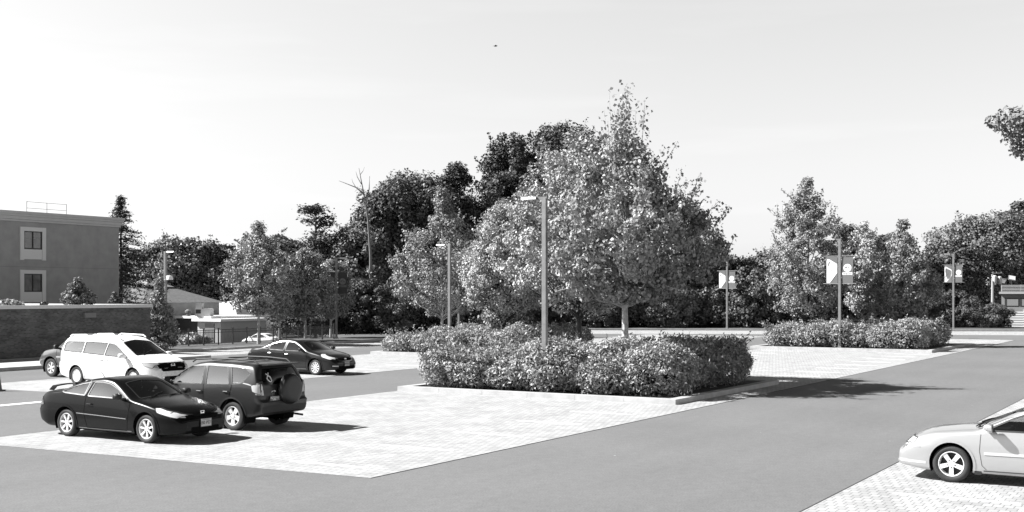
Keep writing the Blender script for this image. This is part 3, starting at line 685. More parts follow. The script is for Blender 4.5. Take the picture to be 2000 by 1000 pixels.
# low leafy plants at the feet of the nearest hedge
# ------------------------------------------------------------------ trees on the islands
def sparse_top(rng, h, rad):
    P, Nn = [], []
    for k in range(46):
        a = rng.uniform(0, 6.28); r = rad * rng.uniform(.02, .24); z0 = h * rng.uniform(.66, .76); z1 = h * rng.uniform(.86, 1.04) - r * 1.0
        for t in np.linspace(0, 1, 30):
            P.append((r * math.cos(a) * (1 + .1 * t) + rng.normal() * .09, r * math.sin(a) * (1 + .1 * t) + rng.normal() * .07, z0 + (z1 - z0) * t)); Nn.append(rng.normal(size=3))
    return np.array(P), np.array(Nn)
YT = 'young trees planted on the kerbed islands'
p = UV(21.5, 5.1, .11); hm = ZY(172, p[1]) - .11
def big_maple():
    rng = np.random.default_rng(42); root = thing('maple_tree', 'big pale-trunked maple with a sparse twiggy top in the nearest island', 'tree', p, 0, YT)
    h, rad = hm, 3.5
    P, n, C = crown(rng, 'maple2', 3.0, h * .84, rad, 380, 112, .42, .24, .10, .8, .15)
    keep = rng.uniform(size=len(P)) > np.clip((P[:, 2] / h - .6) / .25, 0, .75); P, n = P[keep], n[keep]
    P2, n2 = sparse_top(rng, h, rad); P = np.concatenate([P, P2]); n = np.concatenate([n, n2])
    mb = MB(); limbs(mb, rng, C, 2.75, .14, h * .9, .42, lean=(.05, 0), rmin=.009, fork=.45)
    P, n = twigs(rng, mb, P, n, C, 150, rad, h, .14)
    for k in range(26):
        a = rng.uniform(0, 6.28); r = rad * rng.uniform(.03, .24); z1 = h * rng.uniform(.78, .99)
        mb.tube([(0, 0, h * .5), (r * .7 * math.cos(a), r * .7 * math.sin(a), h * .68), (r * math.cos(a), r * math.sin(a), z1)], [.022, .014, .005], 4)
    for a in (.3, 1.5, 2.75, 3.9, 5.5):
        mb.tube([(0, 0, 2.7), (.4 * math.cos(a), .4 * math.sin(a), 3.3), (1.4 * math.cos(a), 1.4 * math.sin(a), 3.65), (2.6 * math.cos(a), 2.6 * math.sin(a), 3.35)], [.045, .045, .028, .012], 6)
    mb.build('trunk', M_BARK, root, True)
    link('crown', leaf_mesh('crown', P, n, .13, .10, LF['light'], rng, droop=1.2), root)
big_maple()
tree('dense pale maple with dark trunk just behind the big maple', 0, 0, 0, 0, LF['bright'], 'oval', 'maple_tree', group=YT, loc=(2.6, 47.0, .11), h=9.6, rad=2.9,
     base=.26, K=330, per=110, rc=.5, ls=.115, trunk=.13, seed=7, shoot=60, frac=.25, inner=.2, up=.5)
tree('dense rounded tree with clumped pale leaves on the middle island', 985, 68.9, 395, 186, LF['bright'], 'oval', 'rounded_tree', group=YT, z0=.11, base=.17, K=190, per=160, rc=.58, ls=.125, trunk=.13, seed=11, shoot=40, lump=.15, up=.55, inner=.35)
tree('slender maple with spreading low branches behind the middle island', 863, 93, 366, 205, LF['light'], 'maple', 'maple_tree', base=.13, K=260, per=95, rc=.6, ls=.16, trunk=.12, bark=M_BARK, seed=12, shoot=90, inner=.12, z0=.07)
tree('tall pointed maple at the left of the right island', 1578, 77.5, 342, 188, LF['light'], 'pyr', 'maple_tree', group=YT, z0=.11, base=.15, K=300, per=100, rc=.46, ls=.135, trunk=.11, seed=13, shoot=110, inner=.12, lump=.18)
tree('pale young tree behind the banners of the right island', 1688, 81, 434, 104, LF['bright'], 'oval', 'young_tree', group=YT, z0=.11, base=.2, K=170, per=90, rc=.42, ls=.135, trunk=.09, seed=14, shoot=60, inner=.2)
tree('pointed young maple at the right of the right island', 1764, 77.5, 426, 136, LF['light'], 'pyr', 'maple_tree', group=YT, z0=.11, base=.15, K=220, per=95, rc=.42, ls=.135, trunk=.1, seed=15, shoot=90, inner=.12)
# street trees on the verge by the fence
ST = 'young street trees on the grass verge'
for i, (px, d, ty, w, pr, lm, lab) in enumerate([
    (505, 79.5, 438, 150, 'pyr', 'light', 'tall pointed street tree by the fence, leftmost on the verge'),
    (546, 84, 490, 108, 'oval', 'bright', 'short pale street tree, second on the verge from the left'),
    (596, 85.5, 486, 112, 'oval', 'light', 'greyer street tree, third on the verge from the left'),
    (646, 91.5, 508, 104, 'oval', 'light', 'small pale tree just behind the backlit banners')]):
    tree(lab, px, d, ty, w, LF[lm], pr, 'street_tree', group=ST, z0=.07, base=.24, K=230, per=90, rc=.5, ls=.145, trunk=.1, bark=M_BARK, seed=30 + i, shoot=60, inner=.12)
tree('dark upright conifer beside the end of the brick wall', 311, 70.5, 545, 76, LF['light'], 'shrubcone', 'conifer', base=.04, K=260, per=70, rc=.30, ls=.14, lw=.06, trunk=.09, seed=40)
tree('large shrub like a small conifer above the brick wall', 152, 67, 542, 66, LF['mid'], 'shrubcone', 'shrub', cat='shrub', z0=2.7, base=.02, K=90, per=50, rc=.24, ls=.14, lw=.07, trunk=.05, seed=41)
tree('small spindly shrub near the right end of the brick roof', 224, 72, 570, 34, LF['mid'], 'shrubcone', 'shrub', cat='shrub', z0=2.7, base=.02, K=26, per=34, rc=.18, ls=.13, lw=.07, trunk=.03, seed=42)
tree('low pale shrub on the brick roof at the left edge', 16, 61, 586, 56, LF['bright'], 'bush', 'shrub', cat='shrub', z0=2.7, base=.02, K=60, per=40, rc=.16, ls=.12, trunk=.03, seed=43)
tree('tiny dark shrub on the brick roof below the window', 87, 64, 589, 14, LF['dark'], 'bush', 'shrub', cat='shrub', z0=2.7, base=.02, K=14, per=30, rc=.1, ls=.1, trunk=.02, seed=44)
tree('pale leafy shrub behind the iron fence by the conifer', 378, 80.5, 652, 60, LF['bright'], 'bush', 'shrub', cat='shrub', z0=-.1, base=.05, K=70, per=40, rc=.3, ls=.2, trunk=.05, seed=45)

# ------------------------------------------------------------------ background trees
def spruce(label, px, d, top_y, wpx, seed, leafm, z0=0):
    rng = np.random.default_rng(seed); loc = G(px, d, z0); root = thing('spruce_tree', label, 'tree', loc)
    h = ZY(top_y, d) - z0; rad = wpx / 2 / F * d; P = []; Nn = []; mb = MB(); mb.tube([(0, 0, 0), (0, 0, h * .5), (0, 0, h)], [.25, .14, .02], 8)
    for k in range(30):
        zf = k / 29; z = h * (.12 + .87 * zf); r = rad * (1 - zf) ** .8 + .12
        for j in range(7):
            a = rng.uniform(0, 6.28); rr = r * rng.uniform(.6, 1.15); tip = np.array([rr * math.cos(a), rr * math.sin(a), z - .18 * rr + rng.normal() * .2])
            mb.tube([(0, 0, z), tip * .6 + np.array([0, 0, z]) * .4 * [0, 0, 1] - [0, 0, .05], tip], [.03, .02, .008], 4, cap=False)
            for t in np.linspace(.15, 1, int(8 + 22 * rr / rad)):
                q = tip * t; q[2] = z + (tip[2] - z) * t
                for _ in range(3): P.append(q + rng.normal(size=3) * [.16, .16, .09]); Nn.append(rng.normal(size=3) * .4 + [0, 0, 1])
    mb.build('trunk', M_BARKD, root); link('crown', leaf_mesh('crown', np.array(P), np.array(Nn), .34, .1, leafm, rng, .3), root)
spruce('tall spruce with layered branches behind the stucco building', 236, 104, 385, 215, 51, LF['dark'], -1)

BT = 'mature trees behind the parking lot'
bgt = [  # px, depth, top, width, leaf, profile, base, label
    (292, 178, 484, 110, 'dark', 'round', .1, 'dark tree right of the tall spruce, above the hip roof'),
    (352, 178, 467, 128, 'mid', 'round', .1, 'broad round tree above the hip roof house'),
    (415, 178, 476, 92, 'dark', 'round', .05, 'dark round tree at the right of the hip roof house'),
    (528, 178, 460, 112, 'mid', 'round', .08, 'grey tree behind the pointed street tree'),
    (560, 178, 470, 90, 'dark', 'round', .05, 'dark tree filling the gap behind the street trees'),
    (688, 116, 448, 110, 'mid', 'round', .06, 'ragged tree left of the dead tree, behind the backlit banners'),
    (742, 120, 378, 120, 'dark', 'round', .06, 'dark tree directly behind the dead tree'),
    (812, 124, 338, 150, 'dark', 'round', .06, 'broad dark tree at the middle of the dark clump'),
    (892, 121, 321, 122, 'black', 'oval', .06, 'tallest dark tree of the clump left of the sky gap'),
    (775, 119, 356, 120, 'dark', 'round', .06, 'dark tree between the dead tree and the broad dark tree'),
    (850, 122, 345, 110, 'dark', 'round', .06, 'dark tree between the broad dark tree and the tallest one'),
    (1230, 124, 400, 160, 'dark', 'round', .06, 'dark tree hidden behind the centre of the big maple'),
    (955, 124, 402, 100, 'dark', 'round', .06, 'lower dark tree in the gap between two tall dark masses'),
    (1000, 128, 264, 116, 'black', 'round', .1, 'very tall dark tree, left of two at the skyline centre'),
    (1092, 130, 246, 140, 'black', 'round', .1, 'very tall dark tree, right of two at the skyline centre'),
    (1050, 124, 400, 120, 'dark', 'round', .06, 'dark tree low behind the dense rounded tree'),
    (1180, 122, 420, 150, 'dark', 'round', .06, 'dark tree hidden behind the trunk of the big maple'),
    (1300, 128, 436, 100, 'black', 'round', .05, 'dark tree showing at the right flank of the big maple'),
    (1398, 125, 455, 58, 'mid', 'pyr', .1, 'pale thin topped tree behind the smallest bannered lamp post'),
    (1450, 127, 507, 90, 'dark', 'round', .05, 'low dark tree right of the smallest bannered lamp post'),
    (1512, 127, 492, 80, 'mid', 'round', .05, 'low grey tree left of the pointed maple'),
    (1655, 119, 445, 64, 'black', 'round', .1, 'dark tree peeping between the pointed maple and banners'),
    (1738, 124, 459, 108, 'dark', 'round', .1, 'dark broad tree behind the young maple at right'),
    (1808, 124, 496, 76, 'dark', 'round', .05, 'low dark tree left of the rightmost lamp post'),
    (1872, 124, 484, 84, 'dark', 'round', .1, 'tree directly behind the rightmost lamp post'),
    (1925, 148, 422, 150, 'mid', 'round', .15, 'broad grey tree above the utility pole'),
    (1990, 152, 398, 90, 'dark', 'oval', .2, 'tall dark tree at the right edge behind the hut'),
]
for i, (px, d, ty, w, lm, pr, bs, lab) in enumerate(bgt):
    tree(lab, px, d, ty, w, LF[lm], pr, 'broadleaf_tree', group=BT, base=bs, K=int(130 + w * 1.1), per=120, rc=max(.85, w * .0085) * d / 122, rad=w * 1.32 / 2 / F * d, ls=.27 * d / 122, lw=.21 * d / 122, trunk=.28, seed=60 + i, z0=(-2 if px < 640 else 0),
         frac=.2, lump=.26, inner=.35, up=.55, shoot=50)
# open layered tree
def open_tree():
    rng = np.random.default_rng(95); loc = G(614, 116, -1); root = thing('pine_tree', 'open layered dark tree with gaps, between street trees and dead tree', 'tree', loc)
    h = ZY(407, 116) + 1; mb = MB(); mb.tube([(0, 0, 0), (.1, 0, h * .6), (.15, 0, h * .97)], [.25, .17, .04], 8); P = []; Nn = []
    for k in range(30):
        zf = rng.uniform(.42, 1); a = rng.uniform(0, 6.28); r = (2.35 * math.sin(min(1, (1.06 - zf) / .42) * 1.45)) * rng.uniform(.5, 1.05); z = h * zf
        c = np.array([r * math.cos(a), r * math.sin(a), z]); mb.tube([(.1, 0, z - .35 * r - .2), c * .6 + [0, 0, .4 * (z - .2 * r)], c], [.07, .05, .02], 5)
        for _ in range(150):
            d = rng.normal(size=3) * [.55, .55, .2]; P.append(c + d); Nn.append([rng.normal() * .5, rng.normal() * .5, 1])
    mb.build('trunk', M_BARKD, root, True); link('crown', leaf_mesh('crown', np.array(P), np.array(Nn), .3, .2, LF['dark'], rng), root)
open_tree()
# dead tree
rng = random.Random(4)
root = thing('dead_tree', 'bare dead tree with forked grey branches above the tree line', 'tree', G(724, 113))
DD = 113; q = lambda x, y: ((x - 724) / F * DD, 0, ZY(y, DD))
m = MB()
m.tube([(0, 0, 0), q(724, 500), q(719, 430), q(713, 390), q(706, 355), q(701, 328)], [.2, .13, .10, .07, .045, .015], 7)
m.tube([q(714, 395), q(721, 370), q(722, 344)], [.08, .05, .02], 5); m.tube([q(710, 378), q(695, 366), q(680, 360), q(662, 353)], [.06, .05, .035, .015], 5)
m.tube([q(706, 360), q(698, 346), q(695, 335)], [.04, .03, .01], 4); m.tube([q(695, 366), q(689, 356), q(687, 349)], [.03, .02, .008], 4)
m.tube([q(719, 430), q(727, 412), q(731, 404)], [.05, .03, .01], 4); m.tube([q(709, 370), q(700, 368), q(693, 374)], [.03, .02, .01], 4); m.tube([q(703, 342), q(709, 334), q(712, 326)], [.03, .02, .008], 4)
m.tube([q(716, 405), q(712, 398), q(702, 396), q(697, 402)], [.04, .03, .02, .01], 4)
m.build('trunk', mat('dead_wood', .16, .9), root, True)
# foreground tree whose crown reaches in at the right edge
tree('tree beyond the right edge with one leafy branch reaching in', 2098, 46, 190, 290, LF['mid'], 'round', 'broadleaf_tree', base=.79, K=140, per=60, rc=.42, ls=.17, trunk=.2, seed=98, inner=.15, lump=.3, frac=.15)

# shrubs behind the kerbs (three shapes, copied)
SG = 'tangled shrubs along the back of the lot'
protos = []
for i in range(3):
    protos.append(tree('', 0, 0, 0, 0, LF[('dark', 'mid', 'dark')[i]], 'bush', 'shrub', cat='shrub', group=SG, loc=(0, 0, 0), h=(4.4, 3.9, 4.9)[i], rad=(3.3, 3.0, 3.1)[i], base=.01, K=130, per=95, rc=.62, ls=.21, lw=.17, trunk=.07, seed=200 + i, inner=.4, flat=.8))
spots = []
for k, px in enumerate(range(590, 1010, 42)): spots.append((px, 97 + 1.0 * ((k * 7) % 4) + (px - 590) * .03))
for k, px in enumerate(range(1030, 1860, 48)): spots.append((px, 119 + 1.1 * ((k * 5) % 3)))
spots += [(1893, 118.6), (1922, 118.2), (1946, 118.8)]
ordn = ['first', 'second', 'third', 'fourth', 'fifth', 'sixth', 'seventh', 'eighth', 'ninth', 'tenth', 'eleventh', 'twelfth', 'thirteenth', 'fourteenth', 'fifteenth', 'sixteenth', 'seventeenth', 'eighteenth', 'nineteenth', 'twentieth', 'twenty-first', 'twenty-second']
rr = random.Random(9)
for k, (px, d) in enumerate(spots):
    o = protos[k] if k < 3 else copy_tree(protos[rr.randrange(3)])
    o.location = G(px, d, 0); o.rotation_euler = (0, 0, rr.uniform(0, 6.28)); s = rr.uniform(.85, 1.12) * (.56 if px > 1880 else 1); o.scale = (s, s, s * rr.uniform(.85, 1.1))
    left = k < 10
    o['label'] = ('%s shrub from the left in the shaded row behind the left verge' if left else '%s shrub from the left in the row behind the back kerb') % ordn[k if left else k - 10]

# ------------------------------------------------------------------ cars
def prof(pts, sm=.06):
    xs = np.array([p[0] for p in pts]); zs = np.array([p[1] for p in pts]); of = np.linspace(-sm, sm, 7)
    return lambda x: float(np.interp(x + of, xs, zs).mean())
def rc_(poly, r=.05, n=3):                      # round a polygon's corners
    out = []; k = len(poly)
    for i in range(k):
        p, c, q_ = Vector(poly[i - 1]), Vector(poly[i]), Vector(poly[(i + 1) % k])
        a = c + (p - c).normalized() * min(r, (p - c).length * .4); b = c + (q_ - c).normalized() * min(r, (q_ - c).length * .4)
        for j in range(n + 1):
            t = j / n; w = a * (1 - t) ** 2 + c * 2 * t * (1 - t) + b * t * t; out.append((w.x, w.y))
    return out
def inside(p, poly):
    x, y = p; c = False; n = len(poly)
    for i in range(n):
        x0, y0 = poly[i]; x1, y1 = poly[i - 1]
        if (y0 > y) != (y1 > y) and x < (x1 - x0) * (y - y0) / (y1 - y0) + x0: c = not c
    return c
AX = {'x': (1, 2), 'y': (0, 2), 'z': (0, 1)}

class Car:
    def __init__(s, P):
        s.P = P; L = P['L']; s.X0, s.X1 = -L / 2, L / 2; W = P['W'] / 2
        top, belt, bot = prof(P['top'], P.get('sm', .07)), prof(P['belt'], .1), prof(P['bot'], .05)
        zw, tum = P.get('zw', .6), P.get('tumble', .36); crown_ = P.get('crown', .035); bow = P.get('bow', .22)
        ef, er = P.get('endf', (.42, .30)), P.get('endr', (.30, .22)); drop = P.get('drop', (.10, .08)); ee = P.get('noseprof'); er_ = P.get('tailprof')
        def hw(x):
            f = 1.0
            for dist, (rad_, k) in ((s.X1 - x, ef), (x - s.X0, er)):
                q = min(1, dist / rad_); f *= 1 - k * (1 - math.sqrt(max(0, 1 - (1 - q) ** 2)))
                q = min(1, dist / 1.1); f *= 1 - .045 * (1 - q) ** 2
            return W * f
        def tp(x):
            z = top(x)
            for dist, e in ((s.X1 - x, drop[0]), (x - s.X0, drop[1])):
                q = min(1, dist / .14); z -= e * (1 - math.sqrt(max(0, 1 - (1 - q) ** 2)))
            return z
        xs = sorted(set([round(v, 4) for v in list(np.arange(s.X0 + .25, s.X1 - .25, .055)) + [s.X0 + o for o in (0, .008, .022, .045, .08, .12, .18)] + [s.X1 - o for o in (0, .008, .022, .045, .08, .12, .18)]]))
        secs = []
        for x in xs:
            w = hw(x); zb = bot(x); zt = tp(x); bl = min(belt(x), zt - .03)
            def Y(z):
                if z < zw: return w * (1 - .055 * ((zw - z) / max(.05, zw - zb)) ** 2)
                if z < bl: return w * (1 - .03 * ((z - zw) / max(.05, bl - zw)) ** 2)
                return w * (.97 if bl > zw else 1) - tum * (z - bl) - .12 * (z - bl) ** 2
            g = max(-1, min(1, x / .9))
            def T(y): return tp(max(s.X0, min(s.X1, x + bow * y * y * g))) - crown_ * (abs(y) / w) ** 2.2
            ze = zt
            for _ in range(16): ze = .5 * ze + .5 * T(max(.1, Y(ze)))
            r1 = min(.06, .2 * (ze - zb)); r2 = min(P.get('rr', .09), .3 * (ze - zb)); ye = Y(ze); pts = [(0, zb), (.45 * w, zb), (Y(zb) - r1, zb)]
            for t in (.35, .7, 1): pts.append(tuple((1 - t) ** 2 * np.array([Y(zb) - r1, zb]) + 2 * t * (1 - t) * np.array([Y(zb), zb]) + t * t * np.array([Y(zb + r1), zb + r1])))
            for t in np.linspace(0, 1, 15)[1:]:
                z = zb + r1 + t * (ze - r2 - zb - r1); pts.append((Y(z), z))
            a, c, b = np.array([Y(ze - r2), ze - r2]), np.array([ye, ze]), np.array([ye - r2 * 1.2, T(ye - r2 * 1.2)])
            for t in (.25, .5, .75, 1): pts.append(tuple((1 - t) ** 2 * a + 2 * t * (1 - t) * c + t * t * b))
            for t in np.linspace(0, 1, 11)[1:]: y = (ye - r2 * 1.2) * (1 - t); pts.append((y, T(y)))
            row = []
            for y, z in pts:
                xx = x
                if ee: k = max(0, 1 - (s.X1 - x) / .45); xx += float(np.interp(z, *zip(*ee))) * k ** 1.3
                if er_: k = max(0, 1 - (x - s.X0) / .45); xx += float(np.interp(z, *zip(*er_))) * k ** 1.3
                row.append((xx, y, z))
            secs.append(row)
        bm = bmesh.new(); n = len(secs[0])
        Rv = [[bm.verts.new(p) for p in row] for row in secs]
        Lv = [[Rv[i][j] if j in (0, n - 1) else bm.verts.new((p[0], -p[1], p[2])) for j, p in enumerate(row)] for i, row in enumerate(secs)]
        for i in range(len(secs) - 1):
            for j in range(n - 1):
                bm.faces.new((Rv[i][j], Rv[i][j + 1], Rv[i + 1][j + 1], Rv[i + 1][j])); bm.faces.new((Lv[i][j], Lv[i + 1][j], Lv[i + 1][j + 1], Lv[i][j + 1]))
        for i in (0, len(secs) - 1):
            for j in range(n - 1):
                vs = [Rv[i][j], Rv[i][j + 1], Lv[i][j + 1], Lv[i][j]]; u = []
                [u.append(v) for v in vs if v not in u]
                if len(u) >= 3: bm.faces.new(u if i else u[::-1])
        bmesh.ops.recalc_face_normals(bm, faces=bm.faces)
        s.bm = bm; s.bvh = BVHTree.FromBMesh(bm)
    def cut(s, poly, axis, sign, rng_=None, ymin=None):
        i, j = AX[axis]; k = 'xyz'.index(axis); bm = s.bm
        lo = (min(p[0] for p in poly) - .01, min(p[1] for p in poly) - .01); hi = (max(p[0] for p in poly) + .01, max(p[1] for p in poly) + .01)
        def ok(f):
            c = f.calc_center_median()
            if ymin is not None: return abs(c[1]) > ymin
            return f.normal[k] * sign > .12 and c[k] * sign > 0 and (rng_ is None or rng_[0] < c[rng_[2]] < rng_[1])
        n = len(poly)
        for e in range(n):
            p, q_ = poly[e - 1], poly[e]
            fs = []
            for f in bm.faces:
                a = [v.co[i] for v in f.verts]; b = [v.co[j] for v in f.verts]
                if max(a) < min(p[0], q_[0]) - .004 or min(a) > max(p[0], q_[0]) + .004 or max(b) < min(p[1], q_[1]) - .004 or min(b) > max(p[1], q_[1]) + .004: continue
                if ok(f): fs.append(f)
            if not fs: continue
            co = [0, 0, 0]; co[i], co[j] = q_; no = [0, 0, 0]; no[i], no[j] = (q_[1] - p[1]), -(q_[0] - p[0])
            if abs(no[i]) + abs(no[j]) < 1e-6: continue
            ge = set(fs); [ge.update(f.edges) or ge.update(f.verts) for f in fs]
            bmesh.ops.bisect_plane(bm, geom=list(ge), dist=1e-5, plane_co=co, plane_no=no)
        dead = [f for f in bm.faces if ok(f) and (lambda c: inside((c[i], c[j]), poly))(f.calc_center_median())]
        bmesh.ops.delete(bm, geom=dead, context='FACES')
    def patch(s, polys, axis, sign, off, name, m, parent, grid=.06, smooth=True):
        i, j = AX[axis]; k = 'xyz'.index(axis); bm = bmesh.new()
        for poly in polys:
            vs = []
            for p in poly: c = [0, 0, 0]; c[i], c[j] = p; c[k] = 4 * sign; vs.append(bm.verts.new(c))
            try: bm.faces.new(vs)
            except ValueError: pass
        for a in (i, j):
            lo = min(v.co[a] for v in bm.verts); hi = max(v.co[a] for v in bm.verts)
            x = lo + grid
            while x < hi:
                co = [0, 0, 0]; co[a] = x; no = [0, 0, 0]; no[a] = 1
                bmesh.ops.bisect_plane(bm, geom=list(bm.verts) + list(bm.edges) + list(bm.faces), dist=1e-5, plane_co=co, plane_no=no); x += grid
        d = [0, 0, 0]; d[k] = -sign; d = Vector(d)
        for v in list(bm.verts):
            loc, nr, _, _ = s.bvh.ray_cast(v.co, d)
            if loc is None:
                loc, nr, _, _ = s.bvh.find_nearest(Vector([0 if q_ == k else v.co[q_] for q_ in range(3)]) + Vector([0 if q_ != k else s.P['L'] * .45 * sign if k == 0 else .8 * sign for q_ in range(3)]))
            if nr.dot(d) > 0: nr = -nr
            v.co = loc + nr * off
        bmesh.ops.recalc_face_normals(bm, faces=bm.faces)
        me = bpy.data.meshes.new(name); bm.to_mesh(me); bm.free(); me.materials.append(m)
        if smooth: me.polygons.foreach_set('use_smooth', [True] * len(me.polygons))
        return link(name, me, parent)
    def shoot(s, axis, sign, p):
        i, j = AX[axis]; k = 'xyz'.index(axis); c = [0, 0, 0]; c[i], c[j] = p; c[k] = 4 * sign; d = [0, 0, 0]; d[k] = -sign
        return s.bvh.ray_cast(Vector(c), Vector(d))[0]
    def finish(s, name, m, parent):
        for e in s.bm.edges: e.smooth = not (len(e.link_faces) == 2 and e.calc_face_angle(0) > R(38))
        me = bpy.data.meshes.new(name); s.bm.to_mesh(me); s.bm.free()
        for q_ in m: me.materials.append(q_)
        me.polygons.foreach_set('use_smooth', [True] * len(me.polygons))
        return link(name, me, parent)
def ribbon(pts, w, closed=False):
    P = [Vector(p) for p in pts]; out = []; n = len(P); rng_ = range(n if closed else n - 1)
    for i in rng_:
        a, b = P[i], P[(i + 1) % n]; d = (b - a)
        if d.length < 1e-5: continue
        L = d.length; d.normalize(); nn = Vector((-d.y, d.x)) * w / 2; e = d * w * .3
        out.append([tuple(a - e + nn), tuple(b + e + nn), tuple(b + e - nn), tuple(a - e - nn)])
    return out
def circ(x, z, r, n=28, a0=0, a1=360): return [(x + r * math.cos(R(a0 + (a1 - a0) * i / n)), z + r * math.sin(R(a0 + (a1 - a0) * i / n))) for i in range(n + (0 if a1 - a0 == 360 else 1))]

def wheel(parent, x, y, r, wd, style, rimr, sgn, mirror_z=0):
    # tyre is the wheel's own mesh; the rim is its part. local z is the axle, pointing outwards
    M_ = Matrix.Rotation(R(-90) * sgn, 4, 'X')
    h = wd / 2; pr = [(rimr * .98, -h * .8), (rimr + (r - rimr) * .45, -h * 1.02), (r * .965, -h * .88), (r, -h * .62), (r, h * .62), (r * .965, h * .88), (rimr + (r - rimr) * .45, h * 1.02), (rimr * 1.02, h * .86), (rimr * .97, h * .6)]
    m = MB(); m.lathe(pr, 36, 0, M_)
    t = m.build('wheel', M_RUB, parent, True, 50); t.location = (x, y, r)
    m = MB(); f = h * .80
    m.lathe([(rimr * 1.01, h * .84), (rimr * .985, h * .92), (rimr * .93, h * .88), (rimr * .90, h * .35), (rimr * .88, -h * .7)], 32, 0, M_)
    m.lathe([(rimr * .9, -h * .15), (.001, -h * .1)], 24, 1, M_)
    def spoke(a, w0, w1, r0, r1, z0, z1):
        ca, sa = math.cos(a), math.sin(a)
        def P(rr_, ww, zz_): return M_ @ Vector((rr_ * ca - ww * sa, rr_ * sa + ww * ca, zz_))
        v = [P(r0, -w0, z0), P(r0, w0, z0), P(r1, w1, z1), P(r1, -w1, z1), P(r0, -w0, z0 - .03), P(r0, w0, z0 - .03), P(r1, w1, z1 - .03), P(r1, -w1, z1 - .03)]
        m.add(v, [(0, 1, 2, 3), (7, 6, 5, 4), (0, 4, 5, 1), (1, 5, 6, 2), (2, 6, 7, 3), (3, 7, 4, 0)], 0)
    n, w0, w1 = dict(seven=(7, .018, .024), five=(5, .033, .040), fivefat=(5, .045, .062), ten=(10, .016, .022), six=(6, .026, .036), cover=(9, .040, .062))[style]
    for i in range(n): spoke(2 * math.pi * i / n + .3, w0, w1, rimr * .2, rimr * .93, f * .86, f)
    m.lathe([(rimr * .30, f * .5), (rimr * .28, f * .9), (rimr * .2, f * .95), (.001, f * .97)], 18, 0, M_)
    if style == 'cover': m.lathe([(rimr * .72, f * .95), (rimr * .3, f * .95)], 24, 0, M_)
    for i in range(5):
        a = 2 * math.pi * i / 5 + .3; c = M_ @ Vector((rimr * .30 * math.cos(a), rimr * .30 * math.sin(a), f * .93)); m.ball(c, .012, 6, 1)
    rm = m.build('rim', [M_RIM, M_BLACK], t, True, 40)
    return t

def seats(root, xf, xr, W, zf, hh):
    for y in (-.36, .36):
        m = MB(); m.box(xf - .28, xf + .25, y - .24, y + .24, zf, zf + .22); Mx = T3(xf - .28, y, zf + .2) @ Matrix.Rotation(R(-16), 4, 'Y')
        m.box(-.07, .07, -.23, .23, 0, hh, 0, Mx); m.box(-.05, .05, -.13, .13, hh + .03, hh + .2, 0, Mx); m.build('front_seat', M_SEAT, root)
    m = MB(); m.box(xr - .25, xr + .25, -W * .38, W * .38, zf, zf + .22); Mx = T3(xr - .25, 0, zf + .2) @ Matrix.Rotation(R(-18), 4, 'Y')
    m.box(-.07, .07, -W * .38, W * .38, 0, hh, 0, Mx); [m.box(-.05, .05, y - .12, y + .12, hh + .02, hh + .16, 0, Mx) for y in (-.4, .4)]; m.build('rear_seat', M_SEAT, root)

def plate(root, x, y, z, txt, front=True, tilt=0):
    s = 1 if front else -1
    m = MB(); m.box(-.006, .006, -.155, .155, -.08, .08); o = m.build('license_plate', mat('plate_face', .5, .5), root); o.location = (x, y, z); o.rotation_euler = (0, R(tilt), 0)
    m = MB(); [m.box(s * .004, s * .011, a, b, c, d) for a, b, c, d in ((-.165, .165, .08, .09), (-.165, .165, -.09, -.08), (-.165, -.155, -.08, .08), (.155, .165, -.08, .08))]; m.build('plate_frame', M_GALV, o)
    me = text_mesh(txt, .105); me.materials.clear(); me.materials.append(mat('plate_letters', .03)); t = link('lettering', me, o)
    t.rotation_euler = (R(90), 0, R(90) * s); t.location = (s * .009, 0, -.005)
    m = MB(); m.box(s * .0062, s * .008, -.11, .11, .055, .068); m.build('plate_band', mat('plate_band_grey', .15), o)

def mirror(root, p, s, big, m_, hgt=.15):
    x, y, z = p; m = MB(); m.box(x - .05, x + .03, min(y - .03 * s, y + .1 * s), max(y - .03 * s, y + .1 * s), z - .02, z + .04)
    M_ = T3(x - .02, y + s * .19, z + .08)
    V = []; n = 12
    for k, (dx, sc) in enumerate(((-.05, .95), (-.045, 1), (.02, .97), (.07, .8), (.095, .45))):
        for i in range(n):
            t = 2 * math.pi * i / n; cy = math.copysign(abs(math.cos(t)) ** .55, math.cos(t)) * big * .5 * sc; cz = math.copysign(abs(math.sin(t)) ** .55, math.sin(t)) * hgt * .5 * sc
            V.append(M_ @ Vector((dx, cy, cz)))
    m.add(V, [(k * n + i, k * n + (i + 1) % n, (k + 1) * n + (i + 1) % n, (k + 1) * n + i) for k in range(4) for i in range(n)] + [tuple(range(n)), tuple(4 * n + i for i in range(n))[::-1]])
    return m.build('mirror', m_, root, True, 45)

